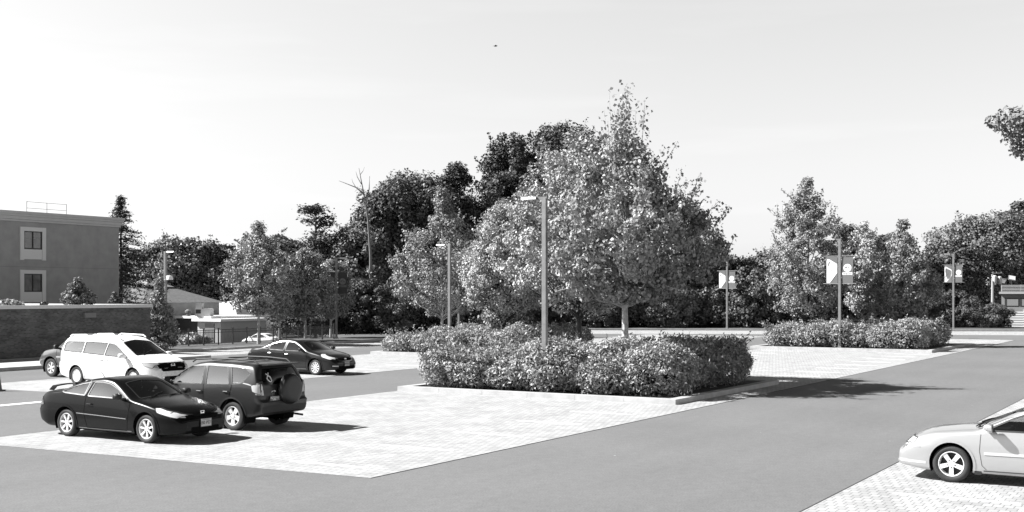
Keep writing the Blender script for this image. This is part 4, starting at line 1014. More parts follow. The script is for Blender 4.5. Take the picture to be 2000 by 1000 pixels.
def make_car(name, label, P, loc, rz):
    root = thing(name, label, P.get('cat', 'car'), loc, rz)
    c = Car(P); W = P['W'] / 2; wr, ww = P['tyre'] / 2, P.get('tw', .21); paint = P['paint']; xf, xr = P['axles']; ra = wr + P.get('gap', .055)
    arch = {}
    glz = []
    for x in (xf, xr):
        pl = circ(x, wr + .01, ra, 28)
        c.cut(pl, 'y', 1, ymin=W - .36)
    for gpoly, gm in P['side']:
        pl = rc_(gpoly, .035, 2)
        for sg in (1, -1):
            c.cut(pl, 'y', sg); c.patch([pl], 'y', sg, -.006, 'side_window', gm, root, .12); glz.append(pl)
    for pl, ax, sg, rg, nm, gm in P['glass']:
        pl = rc_(pl, .05, 2); c.cut(pl, ax, sg, rg); c.patch([pl], ax, sg, -.006, nm, gm, root, .12); c.patch(ribbon(pl, .03, True), ax, sg, .003, nm + '_seal', M_BLACK, root)
    for gpoly, gm in P['side']:
        pl = rc_(gpoly, .035, 2)
        for sg in (1, -1): c.patch(ribbon(pl, P.get('seal', .028), True), 'y', sg, .003, 'window_seal', P.get('sealmat', M_BLACK), root)
    for k, (pts, w, mm, nm) in enumerate(P.get('lines', [])):
        for sg in (1, -1): c.patch(ribbon(pts, w), 'y', sg, .0035 + .001 * (k % 3), nm, mm, root)
    for polys, ax, sg, off, nm, mm in P.get('patches', []):
        for s2 in ((1, -1) if ax == 'y' and sg == 0 else (sg,)): c.patch(polys, ax, s2, off, nm, mm, root, .05)
    # headlights given for one side in (y,z) front view, mirrored
    for pl, ax, sg, nm, mm in P.get('lights', []):
        for s2 in (1, -1):
            if ax == 'x': c.patch([[(p[0] * s2, p[1]) for p in pl]], 'x', sg, .003, nm, mm, root, .035)
            else: c.patch([pl], 'y', s2, .006, nm, mm, root, .035)
    for pl, ax, sg, nm, mm in P.get('lights', []):
        for s2 in (1, -1):
            if ax == 'y': c.patch(ribbon(pl, .012, True), 'y', s2, .008, 'lamp_edge', M_BLACK, root, .05)
    for x in (xf, xr):
        for sg in (1, -1): c.patch(ribbon(circ(x, wr + .01, ra + .018, 22, -12, 192), .04), 'y', sg, .010, 'arch_trim', P.get('archmat', paint), root)
    hits = {}
    for hx, hz in P.get('handles', []):
        for sg in (1, -1):
            q_ = c.shoot('y', sg, (hx, hz))
            m = MB(); m.tube([(q_.x - .09, q_.y + sg * .0, hz), (q_.x - .07, q_.y + sg * .035, hz + .005), (q_.x + .07, q_.y + sg * .035, hz + .005), (q_.x + .09, q_.y, hz)], .014, 6)
            m.build('door_handle', P.get('handlemat', paint), root, True)
    mx, mz = P['mirror']
    for sg in (1, -1):
        q_ = c.shoot('y', sg, (mx, mz)); mirror(root, (q_.x, q_.y, mz), sg, P.get('mirw', .2), P.get('mirmat', paint), P.get('mirh', .14))
    if 'plate_f' in P: q_ = c.shoot('x', 1, (0, P['plate_f'][0])); plate(root, q_.x + .02, P.get('plate_y', 0), P['plate_f'][0], P['plate_f'][1])
    if 'plate_r' in P: q_ = c.shoot('x', -1, (P['plate_ry'], P['plate_r'][0])); plate(root, q_.x - .025, P['plate_ry'], P['plate_r'][0], P['plate_r'][1], False)
    if 'extra' in P: P['extra'](root, c)
    c.finish('body', [paint], root)
    # wheel wells
    for x in (xf, xr):
        for sg in (1, -1):
            m = MB(); V = []; A = circ(x, wr + .01, ra + .004, 20, -25, 205)
            for yy in (W - .03, W - .42): V += [(a, yy * sg, z) for a, z in A]
            n = len(A); m.add(V, [(i, i + 1, n + i + 1, n + i) for i in range(n - 1)] + [tuple(range(n, 2 * n))]); m.build('wheel_well', M_VOID, root)
    for x in (xf, xr):
        for sg in (1, -1): wheel(root, x, sg * (W - ww / 2 - .025), wr, ww, P['rim'], P['rimr'], sg)
    # cabin
    zf = P.get('zfl', .38); seats(root, P['seats'][0], P['seats'][1], P['W'], zf, P['seath'])
    m = MB(); m.box(P['dash'][0], P['dash'][0] + .5, -W * .8, W * .8, zf + .2, P['dash'][1]); m.box(P['dash'][0] - .16, P['dash'][0] - .02, .2, .52, P['dash'][1] - .1, P['dash'][1]); m.build('dashboard', M_BLACK, root)
    m = MB(); cxs = P['dash'][0] - .18; Mx = T3(cxs, .36, P['dash'][1]) @ Matrix.Rotation(R(65), 4, 'Y')
    m.tube([Mx @ Vector((.18 * math.cos(R(20 * i)), .18 * math.sin(R(20 * i)), 0)) for i in range(19)], .014, 6, cap=False); m.tube([Mx @ Vector((-.18, 0, 0)), Mx @ Vector((.18, 0, 0))], .02, 5); m.build('steering_wheel', M_BLACK, root)
    m = MB(); m.box(xr - .3, P['dash'][0] + .3, -W * .86, W * .86, zf - .1, zf); m.build('cabin_floor', M_VOID, root)
    m = MB(); m.box(xr + .4, xf - .4, -W * .8, W * .8, .17, P['bot'][1][1] + .03); m.build('underbody', M_VOID, root)
    return root

def paintm(name, v, metal=.0, rough=.3, coat=1): return mat(name, v, rough, metal, coat if v > .1 else .35, .5 if v > .1 else .25)
RB, RNB = ANG + R(90), ANG - R(90)               # heading +v and -v
def pw(u, v): return UV(u, v, .005)

# ---- 1 black coupe
bl = mat('black_paint', .006, .25, 0, .12, .12)
def coupe_extra(root, c):
    m = MB()                                       # boot spoiler
    n = 11; V = []
    for i in range(n):
        y = -.62 + 1.24 * i / (n - 1); z = 1.115 + .035 * (1 - (y / .62) ** 2) - (.07 if i in (0, n - 1) else 0); xx = -2.20 + .10 * (y / .62) ** 2
        V += [(xx - .06, y, z - .005), (xx + .11, y, z - .005), (xx + .11, y, z + .022), (xx - .06, y, z + .016)]
    m.add(V, [(i * 4 + j, i * 4 + (j + 1) % 4, i * 4 + 4 + (j + 1) % 4, i * 4 + 4 + j) for i in range(n - 1) for j in range(4)] + [(0, 3, 2, 1), tuple((n - 1) * 4 + j for j in range(4))])
    m.build('spoiler', bl, root, True, 40)
    q_ = c.shoot('x', 1, (0, .66))                 # emblem
    m = MB(); x = q_.x + .014; [m.box(x - .01, x + .006, *b) for b in ((-.055, -.035, -.04 + .66, .04 + .66), (.035, .055, .62, .70), (-.035, .035, .65, .67), (-.065, .065, .70, .712), (-.05, .05, .608, .618))]; m.build('emblem', M_CHROME, root)
    m = MB(); q2 = c.shoot('z', 1, (-.9, 0)); m.tube([q2, q2 + Vector((-.16, 0, .16))], .007, 5); m.build('antenna', M_BLACK, root)
    m = MB()
    for y in (.15, -.45): a = c.shoot('z', 1, (1.10, y)); b = c.shoot('z', 1, (.92, y + .55)); m.tube([a + Vector((0, 0, .02)), b + Vector((0, 0, .02))], .009, 5)
    m.build('wiper', M_BLACK, root)
def grl(y0, y1, z0, z1, r=.02): return rc_([(y0, z0), (y1, z0), (y1, z1), (y0, z1)], r, 2)
coupe = dict(L=4.77, W=1.81, tyre=.645, tw=.215, rimr=.225, rim='seven', paint=bl, axles=(1.42, -1.25), zw=.58, tumble=.42, rr=.07, bow=.20, sm=.10,
    top=[(-2.385, .90), (-2.30, 1.00), (-2.15, 1.055), (-1.80, 1.085), (-1.55, 1.115), (-1.05, 1.285), (-.60, 1.385), (-.15, 1.42), (.18, 1.385), (.42, 1.30), (1.10, .985), (1.5, .915), (1.95, .82), (2.25, .72), (2.385, .62)],
    belt=[(-2.385, .84), (-1.8, .98), (-1, .985), (0, .955), (1, .90), (1.6, .80), (2.385, .55)],
    bot=[(-2.385, .34), (-1.9, .22), (0, .19), (1.8, .19), (2.385, .23)],
    noseprof=[(.1, -.07), (.3, -.01), (.5, 0), (.62, -.04), (.8, -.10)], tailprof=[(.2, .10), (.35, .02), (.6, 0), (.66, .05), (1.1, .06)],
    endf=(.75, .36), endr=(.55, .22),
    side=[([(.82, .965), (.40, 1.18), (.12, 1.275), (-.15, 1.305), (-.40, 1.30), (-.50, .985)], G_CLEAR), ([(-.60, .995), (-.50, 1.29), (-.78, 1.255), (-1.10, 1.165), (-1.42, 1.055), (-1.30, 1.03)], G_CLEAR)],
    glass=[([(1.02, -.66), (1.06, 0), (1.02, .66), (.38, .54), (.30, 0), (.38, -.54)], 'z', 1, None, 'windshield', G_TINT),
           ([(-1.50, -.56), (-1.55, 0), (-1.50, .56), (-.82, .50), (-.74, 0), (-.82, -.50)], 'z', 1, None, 'rear_window', G_TINT)],
    seal=.022, sealmat=M_CHROME,
    lines=[([(.93, .90), (.86, .5), (.82, .27)], .010, M_VOID, 'door_seam'), ([(-.55, .98), (-.60, .6), (-.52, .27)], .010, M_VOID, 'door_seam'), ([(.82, .25), (-.52, .25)], .010, M_VOID, 'door_seam'),
           ([(.80, .52), (-.15, .555), (-.85, .575)], .016, M_CHROME, 'side_moulding'), ([(.95, .24), (-.8, .24)], .022, M_GALV, 'sill_trim'), ([(-.55, 1.32), (-.62, .99)], .03, M_CHROME, 'pillar_trim')],
    patches=[([grl(-.42, .42, .29, .37)], 'x', 1, .004, 'lower_grille', M_VOID), ([grl(-.33, .33, .60, .645)], 'x', 1, .004, 'grille', M_VOID)],
    lights=[([(2.22, .58), (1.78, .70), (1.70, .80), (1.80, .80), (2.10, .715), (2.27, .64)], 'y', 1, 'headlight', M_LAMPW), ([(-2.33, .68), (-2.05, .72), (-2.12, .90), (-2.30, .90)], 'y', 1, 'taillight', M_LAMPR),
            ([(.50, .585), (.80, .60), (.80, .69), (.52, .66)], 'x', 1, 'headlight_face', M_LAMPW), ([(.42, .70), (.80, .72), (.78, .88), (.45, .86)], 'x', -1, 'taillight_face', M_LAMPR)],
    handles=[(-.40, .80)], mirror=(.72, .95), mirmat=M_BLACK, plate_f=(.45, '280 PDY'), plate_y=0, seats=(-.05, -.95), seath=.52, dash=(.62, .93), extra=coupe_extra)
coupe['cat'] = 'car'
make_car('black_coupe', 'shiny black two-door coupe with small boot spoiler, parked nearest at left', coupe, pw(1.5 + .86, 7.44 + 1.42), RNB)

# ---- 2 dark SUV with spare wheel (seen from the back left)
dk = mat('charcoal_paint', .045, .36, .6, .25, .2)
def suv_extra(root, c):
    m = MB(); Mx = T3(-2.19, -.12, 1.00) @ Matrix.Rotation(R(-90), 4, 'Y')
    m.lathe([(.001, -.02), (.30, -.02), (.365, .02), (.375, .10), (.36, .17), (.31, .205), (.20, .215), (.001, .218)], 36, 0, Mx); sp = m.build('spare_wheel_cover', mat('spare_cover', .012, .45), root, True, 50)
    m = MB(); m.lathe([(.366, .03), (.384, .05), (.384, .11), (.372, .13)], 36, 0, Mx); m.build('cover_band', paintm('charcoal_gloss', .05, .5, .2), sp, True)
    for sg in (1, -1):
        m = MB(); pts = [(.35, sg * .58, 1.63), (.22, sg * .59, 1.70), (-.4, sg * .60, 1.735), (-1.1, sg * .60, 1.735), (-1.75, sg * .585, 1.70), (-1.88, sg * .58, 1.62)]
        m.tube(pts, [.02, .022, .022, .022, .022, .02], 8); m.build('roof_rail', M_BLACK, root, True)
    for x in (-.35, -1.25):
        m = MB(); m.box(x - .03, x + .03, -.6, .6, 1.70, 1.725); m.build('cross_bar', M_BLACK, root)
    m = MB(); m.box(-2.16, -1.98, -.58, .58, 1.60, 1.635); m.build('roof_spoiler', dk, root)
    q_ = c.shoot('x', -1, (.36, 1.02)); m = MB(); x = q_.x - .008
    m.tube([(x, .36 + .07 * math.cos(t * .4189), .95 + .045 * math.sin(t * .4189)) for t in range(16)], .008, 5); m.tube([(x, .36 + .03 * math.cos(t * .4189), .95 + .045 * math.sin(t * .4189)) for t in range(16)], .006, 5); m.build('emblem', M_CHROME, root)
    t = text_mesh('RAV4', .06); t.materials.clear(); t.materials.append(M_CHROME); o = link('lettering', t, root); o.location = (x - .004, .34, .875); o.rotation_euler = (R(90), 0, R(-90))
    q_ = c.shoot('x', -1, (.42, 1.32)); m = MB(); x = q_.x - .01
    sp_ = lambda y, z: tuple(c.shoot('x', -1, (y, z)) + Vector((-.012, 0, 0)))
    m.tube([sp_(.45 + .06 * math.cos(t * .4189), 1.27 + .07 * math.sin(t * .4189)) for t in range(16)], .014, 5); m.tube([sp_(.45, 1.34), sp_(.42, 1.42)], .010, 5); m.tube([sp_(.46, 1.35), sp_(.50, 1.40)], .010, 5); m.build('window_sticker', M_WHITE, root)
    m = MB(); m.tube([(-2.0, -.6, .33), (-2.25, -.62, .31)], .026, 8); m.build('exhaust', M_BLACK, root)
suv = dict(cat='SUV', L=4.40, W=1.86, tyre=.71, tw=.235, rimr=.235, rim='fivefat', paint=dk, axles=(1.36, -1.30), zw=.72, tumble=.30, rr=.10, bow=.16, gap=.07, sm=.09,
    top=[(-2.2, 1.20), (-2.16, 1.42), (-2.06, 1.56), (-1.95, 1.63), (-1.2, 1.675), (-.3, 1.685), (.15, 1.63), (.42, 1.52), (1.12, 1.115), (1.4, 1.06), (1.8, .99), (2.05, .90), (2.2, .78)],
    belt=[(-2.2, 1.14), (-1.2, 1.11), (0, 1.07), (1.1, 1.01), (2.2, .7)], bot=[(-2.2, .42), (-1.8, .33), (0, .27), (1.8, .27), (2.2, .34)],
    noseprof=[(.2, -.06), (.5, 0), (.75, -.02), (1, -.1)], tailprof=[(.3, .06), (.45, .0), (.72, -.04), (.76, .04), (1.1, .05), (1.65, .16)], endf=(.6, .3), endr=(.22, .12), drop=(.1, .05),
    side=[([(.98, 1.10), (.50, 1.42), (.22, 1.545), (-.22, 1.56), (-.28, 1.10)], G_TINT), ([(-.40, 1.10), (-.34, 1.565), (-1.02, 1.555), (-1.20, 1.12)], G_TINT), ([(-1.30, 1.13), (-1.14, 1.55), (-1.62, 1.53), (-1.82, 1.42), (-1.62, 1.17)], G_TINT)],
    glass=[([(1.08, -.68), (1.12, 0), (1.08, .68), (.46, .60), (.38, 0), (.46, -.60)], 'z', 1, None, 'windshield', G_TINT),
           ([(-.74, 1.12), (.74, 1.12), (.68, 1.30), (.58, 1.53), (-.58, 1.53), (-.68, 1.30)], 'x', -1, None, 'rear_window', G_DARK)],
    lines=[([(.98, 1.04), (.95, .5), (.90, .36)], .012, M_VOID, 'door_seam'), ([(-.33, 1.10), (-.38, .36)], .012, M_VOID, 'door_seam'), ([(-1.28, 1.12), (-1.22, .80), (-.98, .50), (-.95, .36)], .012, M_VOID, 'door_seam'), ([(.92, .36), (-.92, .36)], .05, M_BLACK, 'sill_trim')],
    patches=[([grl(-.80, .80, .46, .60)], 'x', -1, .006, 'rear_bumper_insert', M_BLACK), ([grl(.10, .62, .66, .86)], 'x', -1, .005, 'plate_recess', M_BLACK), ([grl(-.4, .4, .74, .86)], 'x', 1, .006, 'grille', M_BLACK)],
    lights=[([(.70, .88), (.88, .90), (.88, 1.18), (.76, 1.16)], 'x', -1, 'taillight', mat('pale_tail_lamp', .45, .15, coat=1)), ([(-2.16, .90), (-1.95, .98), (-1.90, 1.12), (-2.12, 1.16)], 'y', 1, 'taillight_side', mat('pale_tail_lamp', .45)),
            ([(1.75, .84), (2.08, .76), (2.05, .88), (1.72, .97)], 'y', 1, 'headlight', M_LAMPW)],
    handles=[(-.22, .93), (-1.12, .95)], handlemat=M_BLACK, mirror=(.82, 1.10), mirmat=M_BLACK, mirh=.19, archmat=M_BLACK, plate_r=(.755, 'ABG 7NM'), plate_ry=.36, seats=(.0, -.95), seath=.58, dash=(.72, 1.02), zfl=.48, extra=suv_extra)
make_car('black_suv', 'dark SUV with a covered spare wheel on its tailgate, behind the black coupe', suv, pw(4.38 + .90, 7.6 + 1.30), RB)

# ---- 3 dark sedan
nv = mat('dark_metallic_paint', .022, .3, .5, .4, .3)
def ring_emblem(root, x, z, r, m_=M_CHROME, z_tilt=0):
    m = MB(); m.tube([(x, r * math.cos(t * .3307), z + r * .85 * math.sin(t * .3307)) for t in range(20)], r * .16, 6); m.box(x - .006, x + .008, -r * 1.15, r * 1.15, z - r * .16, z + r * .16); m.build('emblem', m_, root)
def sed_extra(root, c):
    q_ = c.shoot('x', 1, (0, .66)); ring_emblem(root, q_.x + .012, .66, .06)
sedan = dict(L=4.86, W=1.83, tyre=.65, tw=.215, rimr=.225, rim='ten', paint=nv, axles=(1.46, -1.315), zw=.60, tumble=.42, rr=.08, bow=.20, sm=.10,
    top=[(-2.43, .92), (-2.33, 1.04), (-2.1, 1.085), (-1.75, 1.10), (-1.1, 1.33), (-.6, 1.44), (-.1, 1.47), (.3, 1.43), (.55, 1.33), (1.25, 1.01), (1.6, .94), (2.05, .84), (2.3, .74), (2.43, .64)],
    belt=[(-2.43, .88), (-1.8, 1.0), (-1, 1.0), (0, .965), (1.1, .92), (1.7, .83), (2.43, .6)], bot=[(-2.43, .34), (-1.9, .22), (0, .19), (1.9, .19), (2.43, .23)],
    noseprof=[(.1, -.08), (.3, -.01), (.5, 0), (.7, -.05), (.9, -.12)], tailprof=[(.2, .10), (.4, .02), (.7, 0), (1.1, .06)], endf=(.8, .36), endr=(.55, .24),
    side=[([(.98, .975), (.52, 1.22), (.22, 1.33), (-.10, 1.355), (-.16, .985)], G_CLEAR), ([(-.26, .99), (-.20, 1.355), (-.62, 1.335), (-.98, 1.24), (-1.05, 1.02)], G_CLEAR), ([(-1.14, 1.03), (-1.08, 1.20), (-1.34, 1.10), (-1.42, 1.05)], G_CLEAR)],
    glass=[([(1.16, -.68), (1.2, 0), (1.16, .68), (.52, .56), (.44, 0), (.52, -.56)], 'z', 1, None, 'windshield', G_TINT), ([(-1.62, -.56), (-1.66, 0), (-1.62, .56), (-.92, .50), (-.84, 0), (-.92, -.50)], 'z', 1, None, 'rear_window', G_TINT)],
    seal=.02, sealmat=M_CHROME,
    lines=[([(1.05, .92), (1.0, .5), (.95, .27)], .010, M_VOID, 'door_seam'), ([(-.21, .98), (-.22, .27)], .010, M_VOID, 'door_seam'), ([(-1.12, 1.03), (-1.08, .75), (-.90, .5), (-.88, .27)], .010, M_VOID, 'door_seam'), ([(.98, .245), (-.86, .245)], .024, M_GALV, 'sill_trim')],
    patches=[([[(-.42, .60), (.42, .60), (.48, .72), (-.48, .72)]], 'x', 1, .004, 'grille', M_VOID), ([grl(-.5, .5, .27, .38)], 'x', 1, .004, 'lower_grille', M_VOID), (ribbon([(-.50, .73), (-.42, .60), (-.25, .575), (.25, .575), (.42, .60), (.50, .73)], .03), 'x', 1, .010, 'grille_surround', M_CHROME)],
    lights=[([(2.18, .64), (1.84, .75), (1.68, .88), (1.80, .87), (2.12, .76), (2.28, .70)], 'y', 1, 'headlight', M_LAMPW), ([(.55, .65), (.84, .68), (.80, .78), (.56, .74)], 'x', 1, 'headlight_face', M_LAMPW), ([(.52, .36), (.74, .37), (.74, .41), (.52, .40)], 'x', 1, 'fog_lamp', M_LAMPW),
            ([(-2.38, .80), (-2.05, .84), (-2.12, .98), (-2.36, .98)], 'y', 1, 'taillight', M_LAMPR)],
    handles=[(-.05, .84), (-.98, .87)], handlemat=M_CHROME, mirror=(.86, .97), mirmat=M_BLACK, plate_f=(.46, '394 KLT'), seats=(.05, -.9), seath=.54, dash=(.75, .95), extra=sed_extra)
make_car('black_sedan', 'dark four-door sedan with bright wheels, parked farthest from the camera', sedan, pw(21.14 + .88, 19.07 + 1.46), RNB)

# ---- 4 white minivan
wh = paintm('white_paint', .78, 0, .3)
def van_extra(root, c):
    q_ = c.shoot('x', 1, (0, .80)); ring_emblem(root, q_.x + .014, .80, .085)
    for sg in (1, -1):
        m = MB(); m.tube([(.45, sg * .60, 1.76), (.30, sg * .605, 1.835), (-.9, sg * .62, 1.86), (-1.05, sg * .62, 1.80)], .026, 8); m.build('roof_rail', wh, root, True)
        m = MB(); m.tube([(-1.25, sg * .62, 1.80), (-1.35, sg * .62, 1.85), (-2.15, sg * .60, 1.83), (-2.25, sg * .60, 1.77)], .026, 8); m.build('roof_rail', wh, root, True)
    m = MB()
    for y in (.1, -.5): a = c.shoot('z', 1, (1.52, y)); b = c.shoot('z', 1, (1.30, y + .6)); m.tube([a + Vector((0, 0, .02)), b + Vector((0, 0, .02))], .01, 5)
    m.build('wiper', M_BLACK, root)
van = dict(cat='minivan', L=5.10, W=1.97, tyre=.69, tw=.225, rimr=.225, rim='cover', paint=wh, axles=(1.50, -1.50), zw=.75, tumble=.26, rr=.10, bow=.18, gap=.05, sm=.09,
    top=[(-2.55, 1.25), (-2.50, 1.50), (-2.42, 1.68), (-2.30, 1.76), (-1.6, 1.80), (-.4, 1.81), (.30, 1.76), (.62, 1.66), (1.55, 1.16), (1.85, 1.08), (2.25, .99), (2.45, .90), (2.55, .80)],
    belt=[(-2.55, 1.20), (-1.2, 1.16), (0, 1.10), (1.2, 1.00), (1.7, .93), (2.55, .72)], bot=[(-2.55, .36), (-2, .24), (0, .20), (2, .20), (2.55, .26)],
    noseprof=[(.1, -.07), (.3, -.01), (.5, 0), (.8, -.04), (1, -.10)], tailprof=[(.2, .06), (.5, 0), (.9, .02), (1.75, .08)], endf=(.75, .34), endr=(.25, .14),
    side=[([(1.22, 1.07), (.78, 1.34), (.45, 1.52), (.10, 1.57), (.02, 1.13)], G_TINT), ([(-.04, 1.14), (.04, 1.575), (-1.10, 1.60), (-1.14, 1.20)], G_TINT), ([(-1.22, 1.205), (-1.18, 1.60), (-2.10, 1.59), (-2.22, 1.52), (-2.22, 1.25)], G_TINT)],
    glass=[([(1.46, -.72), (1.54, 0), (1.46, .72), (.66, .63), (.56, 0), (.66, -.63)], 'z', 1, None, 'windshield', G_TINT), ([(-.72, 1.2), (.72, 1.2), (.66, 1.62), (-.66, 1.62)], 'x', -1, None, 'rear_window', G_DARK)],
    lines=[([(1.30, 1.02), (1.22, .5), (1.16, .30)], .008, mat('white_seam', .25), 'door_seam'), ([(-.01, 1.10), (-.02, .30)], .008, mat('white_seam', .25), 'door_seam')],
    patches=[([[(-.62, .70), (.62, .70), (.66, .86), (.52, .90), (-.52, .90), (-.66, .86)]], 'x', 1, .005, 'grille', M_VOID), ([[(-.50, .60), (.50, .60), (.62, .70), (-.62, .70)]], 'x', 1, .005, 'grille_lower', M_VOID), ([grl(-.55, .55, .30, .42)], 'x', 1, .004, 'lower_grille', M_VOID)],
    lights=[([(.64, .72), (.90, .76), (.90, .86), (.68, .87)], 'x', 1, 'headlight', mat('lamp_grey', .42, .15, coat=1)), ([(2.36, .72), (2.05, .80), (1.92, .90), (2.05, .92), (2.38, .87)], 'y', 1, 'headlight_side', mat('lamp_grey', .42)), ([(-2.52, .85), (-2.38, .85), (-2.42, 1.25), (-2.52, 1.25)], 'y', 1, 'taillight', M_LAMPR)],
    handles=[(.12, .98), (-.15, .99)], mirror=(1.12, 1.06), mirw=.24, mirh=.17, mirmat=wh, seats=(.3, -.8), seath=.60, dash=(1.0, 1.05), zfl=.45, extra=van_extra)
make_car('white_minivan', 'white minivan with roof rails and a dark grille, behind the black coupe', van, pw(12.47 + .97, 23.17 - 1.50), RNB)

# ---- 5 grey SUV behind the van
gp = paintm('grey_paint', .14, .4, .3)
gsuv = dict(cat='SUV', L=4.55, W=1.84, tyre=.74, tw=.24, rimr=.23, rim='six', paint=gp, axles=(1.40, -1.30), zw=.78, tumble=.28, rr=.10, bow=.14, gap=.09, sm=.08,
    top=[(-2.27, 1.3), (-2.2, 1.62), (-2.0, 1.72), (-.8, 1.78), (.2, 1.76), (.55, 1.64), (1.10, 1.25), (1.35, 1.17), (1.9, 1.09), (2.15, 1.0), (2.27, .88)],
    belt=[(-2.27, 1.14), (0, 1.12), (1.1, 1.08), (2.27, .82)], bot=[(-2.27, .5), (-1.8, .38), (0, .34), (1.8, .36), (2.27, .46)],
    noseprof=[(.3, -.10), (.5, .03), (.72, .03), (.78, -.06), (1.1, -.12)], tailprof=[(.4, 0), (1.7, .1)], endf=(.5, .24), endr=(.22, .12),
    side=[([(.98, 1.14), (.62, 1.48), (.35, 1.63), (-.10, 1.65), (-.14, 1.14)], G_TINT), ([(-.24, 1.15), (-.20, 1.65), (-1.0, 1.65), (-1.05, 1.16)], G_TINT), ([(-1.15, 1.17), (-1.1, 1.64), (-1.85, 1.60), (-1.95, 1.20)], G_TINT)],
    glass=[([(1.06, -.66), (1.10, 0), (1.06, .66), (.58, .60), (.52, 0), (.58, -.60)], 'z', 1, None, 'windshield', G_TINT)],
    lines=[([(1.02, 1.08), (.98, .45)], .012, M_VOID, 'door_seam'), ([(-.19, 1.12), (-.22, .45)], .012, M_VOID, 'door_seam'), ([(1.0, .82), (-1.0, .84)], .06, mat('pale_moulding', .4, .4), 'side_moulding'), ([(1.0, .45), (-.9, .45)], .05, mat('pale_moulding', .4), 'step_bar')],
    patches=[([grl(-.45, .45, .78, .98)], 'x', 1, .005, 'grille', M_BLACK)], lights=[([(1.98, .86), (2.18, .82), (2.16, .96), (2.0, 1.0)], 'y', 1, 'headlight', M_LAMPW)],
    handles=[(-.05, .98)], handlemat=M_BLACK, mirror=(.86, 1.15), mirmat=M_BLACK, mirh=.19, seats=(.1, -.8), seath=.58, dash=(.75, 1.08), zfl=.55)
make_car('grey_suv', 'grey SUV mostly hidden behind the white minivan, only its front showing', gsuv, pw(14.9 + .92, 27.7 - 1.40), RB)

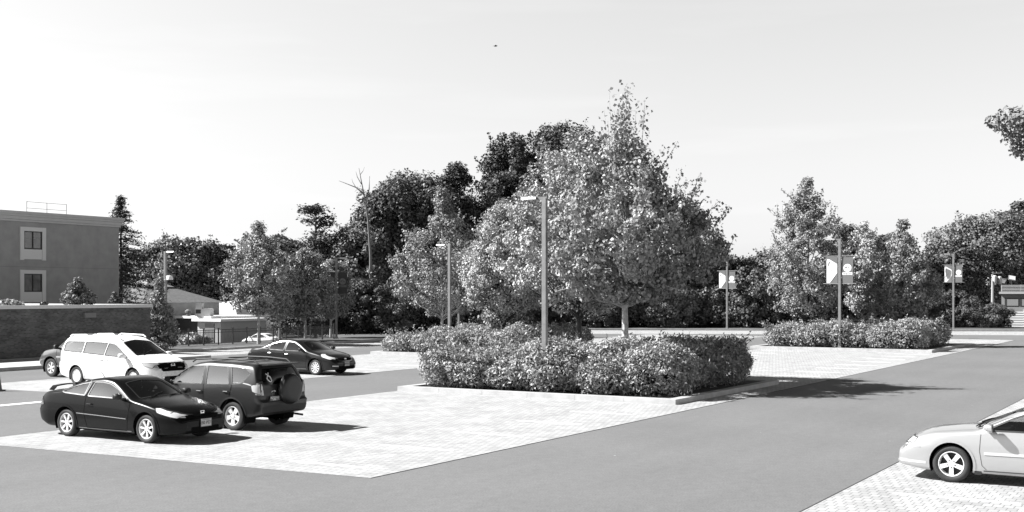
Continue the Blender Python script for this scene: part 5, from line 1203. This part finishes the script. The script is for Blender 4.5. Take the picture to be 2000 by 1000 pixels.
# ---- 6 silver sedan, nearest at right
sv = paintm('silver_paint', .44, .5, .34)
def sil_extra(root, c):
    m = MB()
    for y in (.55, -.05): a = c.shoot('z', 1, (1.08, y)); b = c.shoot('z', 1, (.90, y - .5)); m.tube([a + Vector((0, 0, .018)), a * .5 + b * .5 + Vector((0, 0, .03)), b + Vector((0, 0, .018))], .011, 5)
    m.build('wiper', M_BLACK, root)
    for sg in (1, -1):
        m = MB(); q_ = c.shoot('y', sg, (1.00, .28)); m.box(.94, 1.06, min(q_.y - .12 * sg, q_.y - .01 * sg), max(q_.y - .12 * sg, q_.y - .01 * sg), .17, .36); m.build('mud_flap', M_BLACK, root)
silver = dict(L=4.84, W=1.79, tyre=.655, tw=.215, rimr=.222, rim='five', paint=sv, axles=(1.45, -1.30), zw=.58, tumble=.42, rr=.08, bow=.20, gap=.05, sm=.09,
    top=[(-2.42, .92), (-2.33, 1.02), (-2.1, 1.06), (-1.7, 1.08), (-1.1, 1.31), (-.7, 1.40), (-.2, 1.43), (.15, 1.40), (.38, 1.31), (1.12, .985), (1.45, .955), (1.9, .90), (2.2, .80), (2.36, .70), (2.42, .62)],
    belt=[(-2.42, .86), (-1.8, .96), (-1, .95), (0, .92), (1, .885), (1.6, .84), (2.42, .58)], bot=[(-2.42, .34), (-1.9, .22), (0, .18), (1.9, .19), (2.42, .25)],
    noseprof=[(.1, -.04), (.24, 0), (.32, .02), (.36, 0), (.5, -.01), (.62, -.03), (.8, -.11)], tailprof=[(.2, .08), (.5, 0), (1.1, .05)], endf=(.7, .32), endr=(.5, .22),
    side=[([(.88, .955), (.42, 1.18), (.14, 1.28), (-.18, 1.305), (-.24, .96)], G_CLEAR), ([(-.34, .965), (-.28, 1.305), (-.70, 1.29), (-.98, 1.20), (-1.06, .985)], G_CLEAR), ([(-1.15, .99), (-1.08, 1.16), (-1.34, 1.05), (-1.38, 1.0)], G_CLEAR)],
    glass=[([(1.02, -.66), (1.08, 0), (1.02, .66), (.34, .55), (.27, 0), (.34, -.55)], 'z', 1, None, 'windshield', G_TINT), ([(-1.55, -.56), (-1.6, 0), (-1.55, .56), (-.95, .50), (-.88, 0), (-.95, -.50)], 'z', 1, None, 'rear_window', G_TINT)],
    lines=[([(.95, .88), (.97, .6), (.93, .34), (.86, .27)], .010, mat('silver_seam', .06), 'door_seam'), ([(-.30, .95), (-.30, .27)], .010, mat('silver_seam', .06), 'door_seam'), ([(.90, .245), (-.85, .245)], .018, mat('silver_seam', .06), 'door_seam'),
           ([(.88, .555), (-.26, .56)], .055, paintm('silver_moulding', .6, .3, .3), 'side_moulding'), ([(.88, .522), (-.26, .527)], .008, mat('silver_seam', .06), 'moulding_shadow'), ([(1.02, 1.04), (.45, 1.275), (.10, 1.355)], .02, M_BLACK, 'roof_gutter'),
           ([(1.98, .60), (2.20, .595)], .022, mat('amber_lamp', .3, .2, coat=1), 'side_marker'), ([(2.36, .335), (1.90, .33)], .05, paintm('silver_moulding', .6), 'bumper_strip'), ([(2.10, .69), (2.07, .775)], .008, mat('silver_seam', .06), 'lamp_seam')],
    patches=[([grl(-.38, .38, .60, .70)], 'x', 1, .005, 'grille', M_BLACK)],
    lights=[([(2.34, .63), (2.08, .68), (2.05, .76), (2.20, .755), (2.33, .70)], 'y', 1, 'headlight', M_LAMPW), ([(.48, .60), (.78, .62), (.76, .72), (.50, .71)], 'x', 1, 'headlight_face', M_LAMPW), ([(-2.38, .76), (-2.1, .8), (-2.12, .94), (-2.36, .94)], 'y', 1, 'taillight', M_LAMPR)],
    handles=[(-.15, .80), (-1.0, .82)], mirror=(.80, .95), mirmat=sv, mirh=.13, seats=(-.05, -.95), seath=.54, dash=(.62, .92), extra=sil_extra)
make_car('silver_sedan', 'silver four-door sedan nearest the camera, cut off by the right edge', silver, pw(4.86 + .86, -9.21 - 1.45), RB)

# ---- 7 white car beyond the fence
far = dict(sedan); far.update(paint=wh, lights=far['lights'][:1], mirmat=wh, sealmat=M_BLACK); far.pop('plate_f')
x, y, _ = G(512, 131, ZL)
make_car('white_car', 'small white car far beyond the iron fence by the pale building', far, (x, y, ZL + .02), RNB + R(180))

# ------------------------------------------------------------------ traffic cone, bird, litter
p = pw(9.65, 24.35); x, y, _ = G(-4, 41.7)
root = thing('traffic_cone', 'dark traffic cone cut off by the left edge of the photo', 'traffic cone', (x, y, .005))
m = MB(); m.box(-.19, .19, -.19, .19, 0, .035); m.build('base', M_BLACK, root)
m = MB(); m.lathe([(.15, .036), (.135, .06), (.035, .72), (.02, .74), (.001, .74)], 18); m.build('cone', mat('cone_orange_grey', .12, .6), root, True)
bx, by, _ = G(968, 60); bz = ZY(90, 60)
root = thing('bird', 'tiny dark bird flying high in the open sky', 'bird', (bx, by, bz), .2)
m = MB(); m.tube([(-.09, 0, .0), (-.04, 0, .0), (.02, 0, .005), (.07, 0, .015), (.095, 0, .01)], [.012, .028, .034, .022, .006], 8)
V = [(-.02, 0, .02), (.04, 0, .02), (.0, .12, .045), (-.05, .10, .03), (.0, -.12, .045), (-.05, -.10, .03), (-.02, 0, .012), (.04, 0, .012), (.0, .12, .038), (-.05, .10, .024), (.0, -.12, .038), (-.05, -.10, .024)]
m.add(V, [(0, 1, 2, 3), (1, 0, 5, 4), (9, 8, 7, 6), (10, 11, 6, 7), (3, 2, 8, 9), (5, 11, 10, 4)]); m.add([(-.09, .01, 0), (-.15, .03, 0), (-.15, -.03, 0), (-.09, -.01, 0), (-.12, 0, .008)], [(0, 1, 4), (1, 2, 4), (2, 3, 4), (3, 0, 4)])
m.build('body', M_DKMET, root)
